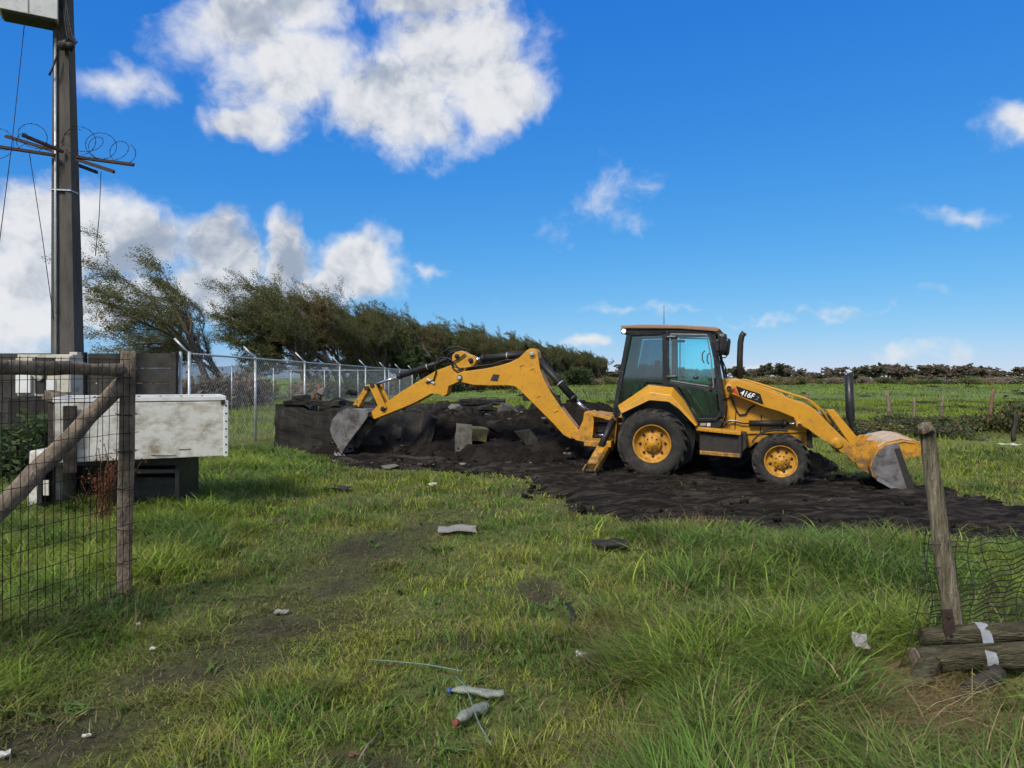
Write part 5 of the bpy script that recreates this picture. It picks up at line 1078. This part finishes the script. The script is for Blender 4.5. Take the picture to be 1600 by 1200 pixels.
def make_bush(seed, dims, n, lsz, pal, lobes=7, stems=14):
    r = np.random.default_rng(seed); dims = np.array(dims); segs = []
    lc = r.uniform(-.6, .6, (lobes, 3))*np.array([1, 1, .55]); lc[:, 2] += .5; lr = r.uniform(.35, .6, lobes)
    k = r.integers(0, lobes, n); u = unit(n, r)*r.random((n, 1))**.45
    C = (lc[k]+u*lr[k][:, None]*np.array([1, 1, .9]))*dims*np.array([.62, .62, .78]); C[:, 2] = np.abs(C[:, 2])+.03
    C += r.normal(size=(n, 3))*.06*dims
    A = unit(n, r)+u*.8+np.array([0, 0, .3]); A /= np.linalg.norm(A, axis=1, keepdims=True); B_ = np.cross(A, unit(n, r)); s = lsz*r.uniform(.5, 1.3, (n, 1))
    V, Q_ = leaves_np(C, A*s, B_*s); cm = mesh_np('foliage', V, [Q_]); vcol(cm, tint(pal, n, r))
    for i in range(stems):
        p = np.array([r.uniform(-.3, .3)*dims[0], r.uniform(-.3, .3)*dims[1], -.05]); q = C[r.integers(0, n)]; mid = (p+q)/2+r.normal(size=3)*.08*dims
        segs += [(*p, *mid, .012*dims[2], .009*dims[2]), (*mid, *q, .009*dims[2], .003*dims[2])]
    V, Q_ = tubes_np(segs); tm = mesh_np('stems', V, [Q_]); tm.materials.append(M['bark']); cm.materials.append(M['leaf']); return tm, cm
def plant(name, meshes, parts, loc, scale, label, cat, group=None, rz=0, flip=1):
    o = empty(name, loc, rz, label=label, cat=cat, group=group); o.scale = (scale[0]*1.0, scale[1]*flip, scale[2])
    for me, pn in zip(meshes, parts): link(pn, me, None, o)
    return o
WIND = (-.9, 0, .30)
WT = [make_tree(100+i, 13.5, WIND, -.26, 11, .072, np.concatenate([PAL_TREE*1.1, PAL_GREEN*1.4]), .95) for i in range(4)]
WD = [make_tree(140+i, 12, (-.75, 0, .28), -.22, 15, .095, PAL_TREE*1.0 if i < 1 else np.concatenate([PAL_TREE*1.0, PAL_GREEN*1.3]), 1.1) for i in range(3)]
WG = make_tree(171, 9, (-.3, 0, .1), -.05, 20, .20, PAL_GREEN, 1.1)
def row(px): t = (-22+.0-(px-800)/F*44)/((px-800)/F*263-65); return (-22+65*t, 44+263*t)
rt = random.Random(3)
near = [(338, WT[0], .98, 'bare-looking windswept tree bent left, nearest the utility pole'), (362, WT[3], .70, 'smaller windswept tree leaning behind the tree nearest the pole'), (486, WT[1], .94, 'windswept tree with flagged crown, left edge of the dense row'), (500, WD[1], .92, 'olive windswept tree, second of the dense row'), (536, WT[2], .98, 'tall windswept tree with a pointed left-streaming crown'), (548, WD[0], 1.0, 'bushy brown windswept tree in the dense row'), (580, WT[1], .98, 'open windswept tree with dark visible limbs'), (606, WD[2], .85, 'leafier windswept tree beside the green ivy tree')]
for px, ms, s, lb in near:
    x, y = row(px); s *= .94; plant('windswept_tree', ms, ('trunk', 'crown'), (x, y, -.2), (s, s, s), lb, 'tree', 'windswept trees in the row', flip=rt.choice((1, -1)))
x, y = row(652); plant('ivy_green_tree', WG, ('trunk', 'crown'), (x, y-2, -.2), (.62, .62, .62), 'dark green tree standing out in the brown windswept row', 'tree')
x, y = row(690); plant('ivy_green_tree', WG, ('trunk', 'crown'), (x, y-2, -.2), (.5, .5, .55), 'smaller dark green tree right of the taller green one', 'tree', rz=2)
ORD = 'first second third fourth fifth sixth seventh eighth ninth tenth eleventh twelfth thirteenth fourteenth fifteenth sixteenth seventeenth eighteenth nineteenth twentieth'.split()
ORD += ['twenty-'+o for o in ORD[:9]]+['thirtieth']+['thirty-'+o for o in ORD[:9]]+['fortieth']+['forty-'+o for o in ORD[:9]]
yy = 82.0; k = 0
while yy < 300:
    t = (yy-44)/263; x = -22+65*t; s = rt.uniform(.80, 1.0); ms = (WD+[WT[2]])[k % 4]
    plant('windswept_tree', ms, ('trunk', 'crown'), (x+rt.uniform(-1, 1), yy, -.4), (s*1.1, s*1.1, s), ORD[k]+' tree of the dense brown row receding right of the green trees', 'tree', 'receding windswept row', flip=rt.choice((1, -1)))
    yy += 4.2+yy*.012; k += 1
# understorey and hedges
BU = [make_bush(200+i, (2.6, 2.2, 2.2), 2600, .13, (PAL_TREE, PAL_GREEN, PAL_BROWN, np.concatenate([PAL_GREEN, PAL_TREE]))[i]) for i in range(4)]
def mass(name, items, label, cat, gain=1.0):                         # a mass nobody could count, as one object: items (foliage mesh, loc, scale, rz)
    Vs, Qs, Cs, o_ = [], [], [], 0
    for me, loc, sc, rz in items:
        n = len(me.vertices); v = np.empty(n*3, np.float32); me.vertices.foreach_get('co', v); v = v.reshape(-1, 3)*np.array(sc); c, s_ = math.cos(rz), math.sin(rz)
        v = np.stack([v[:, 0]*c-v[:, 1]*s_, v[:, 0]*s_+v[:, 1]*c, v[:, 2]], -1)+np.array(loc); cc = np.empty(n*4, np.float32); me.color_attributes['Col'].data.foreach_get('color', cc)
        q = np.empty(len(me.loops), np.int32); me.loops.foreach_get('vertex_index', q); Vs.append(v); Cs.append(cc.reshape(-1, 4)[:, :3]*RNG.uniform(.8, 1.2)*gain); Qs.append(q.reshape(-1, 4)+o_); o_ += n
    me = mesh_np(name, np.concatenate(Vs), [np.concatenate(Qs)]); vcol(me, np.concatenate(Cs)); return tag(link(name, me, M['leaf']), label, cat, kind='stuff')
its = []
for k in range(30):
    f = k/29; yy = 46+f**1.6*180; t = (yy-44)/263; x = -22+65*t+rt.uniform(-1, 1.5); s = rt.uniform(.8, 1.5)*(1+f)
    its.append((BU[k % 4][1], (x, yy-1.5, -.3), (s*1.4, s, s*.85), rt.uniform(0, 6)))
mass('undergrowth', its, 'scrubby undergrowth along the foot of the windswept tree row', 'undergrowth')
for px, d, s, i, lb in ((205, 30, (.9, .9, 1.65), 0, 'upright brown-green conical shrub behind the dark wall'), (8, 34, (1.5, 1.2, 1.5), 0, 'round olive shrub behind the wall at the far left'), (55, 40, (1.6, 1.2, 1.15), 2, 'bare brown shrub left of the utility pole'), (140, 36, (1.2, 1, 1.05), 3, 'low green shrub right of the utility pole'), (345, 42, (1.7, 1, 1.1), 2, 'reddish brown shrub behind the fence corner'), (385, 46, (1.6, 1, 1.2), 2, 'brown shrub under the first windswept trees'), (255, 40, (2, 1, 1.0), 0, 'olive shrub between the conical shrub and the leaning trunk'), (160, 44, (2.2, 1, 1.15), 2, 'wide brown shrub behind the low green one')):
    x = (px-800)/F*d; plant('shrub', BU[i], ('stems', 'foliage'), (x, d, -.1), s, lb, 'shrub', rz=rt.uniform(0, 6))
for px, d, s, i, lb in ((20, 12.8, (.9, .7, .62), 1, 'dark green shrub under the meter cabinet'), (62, 12.4, (.6, .5, .42), 1, 'low dark green shrub left of the stub post')):
    x = (px-800)/F*d; plant('shrub', BU[i], ('stems', 'foliage'), (x, d, -.05), s, lb, 'shrub', rz=rt.uniform(0, 6))
# far tree line across the field
FT = [make_tree(300+i, 8, (0, 0, .15), 0, 9, .22, (PAL_BROWN*1.25, PAL_BROWN*1.15, np.concatenate([PAL_GREEN, PAL_BROWN])*1.3)[i], 1.25) for i in range(3)]  # distance haze put into the crowns' paler, greyer palette
px = 868; k = 0
while px < 1640:
    d = rt.uniform(255, 330); H_ = rt.choice((5.5, 6.5, 7.5, 8.5))*rt.uniform(.85, 1.1)*(1.15 if 1170 < px < 1240 or px < 960 else 1); s = H_/9.2
    x = (px-800)/F*d; plant('distant_tree', FT[k % 3], ('trunk', 'crown'), (x, d, -.6), (s*2.2, s*1.8, s), ORD[k]+' rounded tree from the left in the far tree line across the field', 'tree', 'far tree line', rz=rt.uniform(0, 6)); px += rt.uniform(14, 30); k += 1
px = 850; k = 0; its = []
while px < 1680:
    d = rt.uniform(215, 300); x = (px-800)/F*d; s = rt.uniform(1.1, 1.8); its.append((BU[(1, 3, 2, 0)[k % 4]][1], (x, d, -.5), (s*2.3, s*1.4, s*.85), rt.uniform(0, 6))); px += rt.uniform(7, 15); k += 1
mass('far_hedge', its, 'low dark hedge along the foot of the far tree line', 'hedge', 1.5)  # raised gain puts distance haze into the leaf colour
# brambles along the field fence and rough clumps in the field
BR = [make_bush(260+i, (1.8, 1.3, .9), 1500, .07, (np.concatenate([PAL_GREEN*.9, PAL_BROWN*.6]), np.concatenate([PAL_TREE, PAL_GREEN]))[i], stems=40) for i in range(2)]
its = []
for k in range(22):
    px = 1285+k*17+rt.uniform(-8, 8); py = rt.uniform(668, 686); d = EYE*F/(py-HOR); s = rt.uniform(.6, 1.05)
    its.append((BR[k % 2][1], ((px-800)/F*d, d, -.08), (s*1.2, s, s*(.8 if px < 1560 else 1.5)), rt.uniform(0, 6)))
mass('bramble_thicket', its, 'low bramble thicket along the old field posts', 'brambles')
its = []
for k in range(90):
    d = 26+(rt.random()**2.0)*180; px = rt.uniform(560, 1650); s = rt.uniform(.35, .9); x = (px-800)/F*d
    if x > -7.2 or d > 56: its.append((BR[k % 2][1], (x, d, -.12), (s*1.6, s, s*.55), rt.uniform(0, 6)))
mass('field_scrub', its, 'low scrub dotted over the wide green field', 'scrub')
# dry dock stalks before the white box
r = np.random.default_rng(5); segs = []; c0 = np.array([W(160, 800, 8.9).x, 8.9, 0.0]); Cs = []
for i in range(26):
    p = c0+np.array([r.normal()*.05, r.normal()*.05, 0]); d = np.array([r.normal()*.16+.1, r.normal()*.1, 1]); d /= np.linalg.norm(d); ln = r.uniform(.6, 1.15)
    for j in range(6):
        q = p+d*ln/6; segs.append((*p, *q, .005, .004)); p = q; d = d+r.normal(size=3)*.08; d /= np.linalg.norm(d)
        if j > 2: Cs += [p+r.normal(size=3)*.03 for _ in range(8)]
V, Q_ = tubes_np(segs); Cs = np.array(Cs); n = len(Cs); A = unit(n, r)*.018; B_ = np.cross(A, unit(n, r)); LV, LQ = leaves_np(Cs, A, B_)
dk = empty('dry_dock_plant', tuple(c0), label='dry reddish brown dock stalks before the black cabinet', cat='plant')
me = mesh_np('stalks', V-c0, [Q_]); vcol(me, np.tile(np.array([.12, .055, .03]), (len(V), 1))); link('stalks', me, M['straw'], dk)
me = mesh_np('seed_heads', LV-c0, [LQ]); vcol(me, tint(np.array([(.15, .06, .03), (.10, .04, .02)]), n, r)); tag(link('seed_heads', me, M['straw'], dk), kind='stuff')

# ------------------------------------------------------------------ grass
def blades(P, h, wd, bend, az, col, seg):
    """one curved tapering blade for each point"""
    n = len(P); t = np.linspace(0, 1, seg+1); dx, dy = np.cos(az), np.sin(az); V = []
    tw = az+math.pi/2+RNG.uniform(-.6, .6, n); sx, sy = np.cos(tw), np.sin(tw)
    for i, q in enumerate(t):
        hz_ = h*bend*q**1.8; z = h*(q-.42*np.minimum(bend, 1.5)*q**2.2)
        c = np.stack([P[:, 0]+dx*hz_, P[:, 1]+dy*hz_, P[:, 2]+z], -1); w_ = wd*(1-q**1.6)*.5
        if i < seg: o = np.stack([sx*w_, sy*w_, 0*w_], -1); V += [c-o, c+o]
        else: V.append(c)
    m = 2*seg+1; V = np.stack(V, 1).reshape(-1, 3); b0 = m*np.arange(n)[:, None]
    Qs = [b0+np.array([2*i, 2*i+1, 2*i+3, 2*i+2]) for i in range(seg-1)]; T = b0+np.array([2*seg-2, 2*seg-1, 2*seg])
    return V, Qs, T, np.repeat(col, m, 0)
class Grass:
    def __init__(s): s.V = []; s.Q = []; s.T = []; s.C = []; s.o = 0
    def add(s, *a):
        V, Qs, T, C = blades(*a); s.V.append(V); s.Q += [q+s.o for q in Qs]; s.T.append(T+s.o); s.C.append(C); s.o += len(V)
    def build(s, name, label, mt='grass'):
        fs = ([np.concatenate(s.Q)] if s.Q else [])+[np.concatenate(s.T)]; me = mesh_np(name, np.concatenate(s.V), fs); vcol(me, np.concatenate(s.C)); smooth(me)
        return tag(link(name, me, M[mt]), label, 'grass', kind='stuff')
FRESH, DARK, YEL, STRAW, BLUEG = (np.array(c) for c in ((.25, .345, .046), (.135, .235, .044), (.345, .345, .060), (.38, .30, .155), (.125, .195, .065)))
def tallness(x, y):
    e = (fbm(x*1.3, y*1.3, 81)-.5)*1.0
    right = sstep(-.15, .55, x-(.38+(y-4.1)*.25)+e)*sstep(9.6, 8.4, y+e*.6)
    left = sstep(-.2, .5, -x-2.75-(y-5)*.09+e*.8)
    return right, left
def bcol(x, y, tall, r):
    n = len(x); a = fbm(x*.9, y*.9, 91)[:, None]; b_ = fbm(x*2.3, y*2.3, 92)[:, None]; c = FRESH+(DARK-FRESH)*sstep(.38, .62, a)
    c = c+(YEL-c)*(sstep(.48, .66, b_)*.65*(1-.7*tall[:, None])); c = c+(BLUEG-c)*(tall*.25*r.random(n))[:, None]
    return c
def scatter(n, d0, d1, marg=1.2):
    y = np.sqrt(RNG.uniform(d0**2, d1**2, n)); x = RNG.uniform(-1, 1, n)*(.708*y+marg); return x, y
def field(n, d0, d1, seg, wmul, g, base_short=.055):
    x, y = scatter(n, d0, d1); md_ = sdf_mud(x, y); bz = bare(x, y); R_, L_ = tallness(x, y); tall = np.maximum(R_, L_)
    p = np.where(md_ > 0, .02+.25*(md_ < .25), 1.0)*np.clip(1-1.1*sstep(.1, .5, bz)+.3*tall, .22, 1)
    thin = sstep(.42, .62, fbm(x*1.9, y*1.9, 95)); p = p*(1-.5*thin*(1-tall))*(1-.35*track(x, y)*sstep(.35, .6, fbm(x*2.5, y*2.5, 36)))
    k = RNG.random(n) < p; x, y, tall, R_, L_, md_, bz = (q[k] for q in (x, y, tall, R_, L_, md_, bz)); n = len(x)
    tuft = sstep(.50, .72, fbm(x*2.6, y*2.6, 96)); cl = fbm(x*1.5, y*1.5, 97)
    h = base_short*(.6+.9*RNG.random(n))*(1+1.7*tuft) + R_*(.12+.34*cl)*(.5+.8*RNG.random(n)) + L_*(.08+.22*cl)*(.5+.8*RNG.random(n))
    h *= .55+.45*sstep(-.1, -.9, md_)
    az = 2*math.pi*RNG.random(n); fl = fbm(x*.8, y*.8, 98)*7; az = np.where(RNG.random(n) < .32, fl+RNG.normal(size=n)*.7, az)
    bend = np.clip(.35+.45*RNG.random(n)+tall*.55*RNG.random(n)+np.where(tall < .3, .5*RNG.random(n), 0), .1, 1.5)
    tr_ = track(x, y)*(1-R_); h *= 1-.4*tr_; bend = np.minimum(1.5, bend+.5*tr_)
    wd = (.0052+.0045*RNG.random(n)+.009*tall*RNG.random(n))*wmul; c = bcol(x, y, tall, RNG); c = c+(np.array([.130, .130, .060])-c)*(.55*tr_)[:, None]
    sz_ = sstep(.45, .75, fbm(x*1.6, y*1.6, 99))*(.25+.75*sstep(6.5, 4.5, y)*sstep(.9, 1.8, x)); dry = RNG.random(n) < np.clip(.09+.12*(1-tall)+.45*sz_*R_, 0, .8)
    c = np.where(dry[:, None], STRAW*RNG.uniform(.5, .95, (n, 1)), c)*RNG.uniform(.45, 1.55, (n, 1))
    h *= (1-.55*np.exp(-((x-2.95)/.75)**4-((y-4.05)/.33)**4))*(1-.6*np.exp(-((x-2.2)/.28)**4-((y-3.85)/.4)**4))
    z = hgt(x, y)-.005
    g.add(np.stack([x, y, z], -1), h, wd, bend, az, c, seg)
g = Grass(); field(105000, 2.3, 5.2, 3, 1.0, g); field(115000, 5.0, 9.5, 3, 1.25, g)
for d0, d1, n in ((2.3, 5.2, 52000), (5.0, 9.4, 44000)):     # dead thatch and seed stalks low in the tall grass
    x, y = scatter(n, d0, d1); R_, L_ = tallness(x, y); pz = fbm(x*1.5, y*1.5, 141); k = (RNG.random(n) < (R_*.9+L_*.35)*sstep(.40, .62, pz))&(sdf_mud(x, y) < -.15); x, y = x[k], y[k]; n = len(x)
    g.add(np.stack([x, y, hgt(x, y)], -1), .12+.32*RNG.random(n), .004+.005*RNG.random(n), .7+.8*RNG.random(n), 2*math.pi*RNG.random(n), np.array([.24, .185, .10])*RNG.uniform(.4, 1.3, (n, 1)), 3)
n = 60000; x, y = scatter(n, 2.3, 9); k = (np.maximum(sstep(.1, .4, bare(x, y)), track(x, y)) > RNG.random(n)*1.2)&(sdf_mud(x, y) < -.2); x, y = x[k], y[k]; n = len(x)      # trodden bits lying on the bare soil
g.add(np.stack([x, y, hgt(x, y)+.004], -1), .02+.05*RNG.random(n), .003+.004*RNG.random(n), 1.6+1.2*RNG.random(n), 2*math.pi*RNG.random(n), np.where((RNG.random(n) < .5)[:, None], np.array([.16, .13, .075]), np.array([.11, .135, .04]))*RNG.uniform(.4, 1.3, (n, 1)), 3)
n = 5200; x = RNG.normal(size=n)*.42+1.75; y = RNG.normal(size=n)*.30+3.75; k = y > 2.5; x, y = x[k], y[k]; n = len(x)      # flattened straw bottom right
g.add(np.stack([x, y, hgt(x, y)+.08*RNG.random(n)], -1), .16+.22*RNG.random(n), .004+.004*RNG.random(n), 1.1+.8*RNG.random(n), RNG.normal(size=n)*.6+.3, np.array([.36, .27, .13])*RNG.uniform(.5, 1.2, (n, 1)), 3)
g.build('meadow_grass', 'tufted green grass and long blades of the foreground')
g = Grass(); field(130000, 9.3, 18, 2, 2.1, g, .07); g.build('rough_grass', 'rough grass round the mud and the dumped boxes')
g = Grass(); n = 120000; x, y = scatter(n, 17.5, 60, 3); md_ = sdf_mud(x, y); k = (md_ < .1)&(heap_z(x, y) < .05); x, y = x[k], y[k]; n = len(x)
cl = fbm(x*.35, y*.35, 111); h = (.07+.16*RNG.random(n))*(.5+1.2*sstep(.4, .7, cl)); z = hgt(x, y)
c = (FRESH*.9+(YEL-FRESH)*.25*RNG.random((n, 1)))*(.7+.5*RNG.random((n, 1))); c = c+(np.array([.11, .115, .045])-c)*sstep(.5, .7, fbm(x*.2, y*.3, 112))[:, None]*.8
g.add(np.stack([x, y, z], -1), h, .012+.0012*y, .3+.5*RNG.random(n), 2*math.pi*RNG.random(n), c, 1)
n = 60000; x, y = scatter(n, 58, 240, 8); cl = fbm(x*.12, y*.08, 113); h = (.12+.25*RNG.random(n))*(.4+1.3*sstep(.45, .7, cl)); z = hgt(x, y)
c = (FRESH*.95)*(.6+.6*RNG.random((n, 1))); c = c+(np.array([.11, .115, .05])-c)*sstep(.5, .68, fbm(x*.09, y*.05, 114))[:, None]*.8
g.add(np.stack([x, y, z], -1), h, .02+.0014*y, .3+.5*RNG.random(n), 2*math.pi*RNG.random(n), c, 1)
g.build('field_grass', 'grass of the wide green field behind the loader')
# long bent dry stalks lying through the tall grass on the right
g = Grass(); n = 520; x = RNG.uniform(.8, 3.4, n); y = RNG.uniform(2.8, 5.6, n); k = fbm(x*1.4, y*1.4, 121) > .47; x, y = x[k], y[k]; n = len(x)
g.add(np.stack([x, y, hgt(x, y)+.05], -1), .18+.34*RNG.random(n), .003+.004*RNG.random(n), 1.0+.9*RNG.random(n), RNG.normal(size=n)*.9+.5, STRAW*RNG.uniform(.6, 1.25, (n, 1)), 4)
n = 260; x = RNG.uniform(.6, 5.0, n); y = RNG.uniform(3.2, 8.6, n); g.add(np.stack([x, y, hgt(x, y)], -1), .28+.25*RNG.random(n), .007+.006*RNG.random(n), .9+.6*RNG.random(n), 2*math.pi*RNG.random(n), FRESH*RNG.uniform(.9, 1.5, (n, 1)), 4)
# broad-leaved weeds
n = 420; x, y = scatter(n, 2.6, 9.5); k = (sdf_mud(x, y) < -.7)&(fbm(x*1.2, y*1.2, 131) > .5); x, y = x[k], y[k]; x = np.repeat(x, 6); y = np.repeat(y, 6); n = len(x)
g.add(np.stack([x+RNG.normal(size=n)*.02, y+RNG.normal(size=n)*.02, hgt(x, y)], -1), .05+.07*RNG.random(n), .014+.016*RNG.random(n), 1.0+.6*RNG.random(n), 2*math.pi*RNG.random(n), np.array([.085, .145, .035])*RNG.uniform(.6, 1.2, (n, 1)), 4)
g.build('dry_stalks', 'long dry and green stalks bent through the tall grass on the right', 'straw')
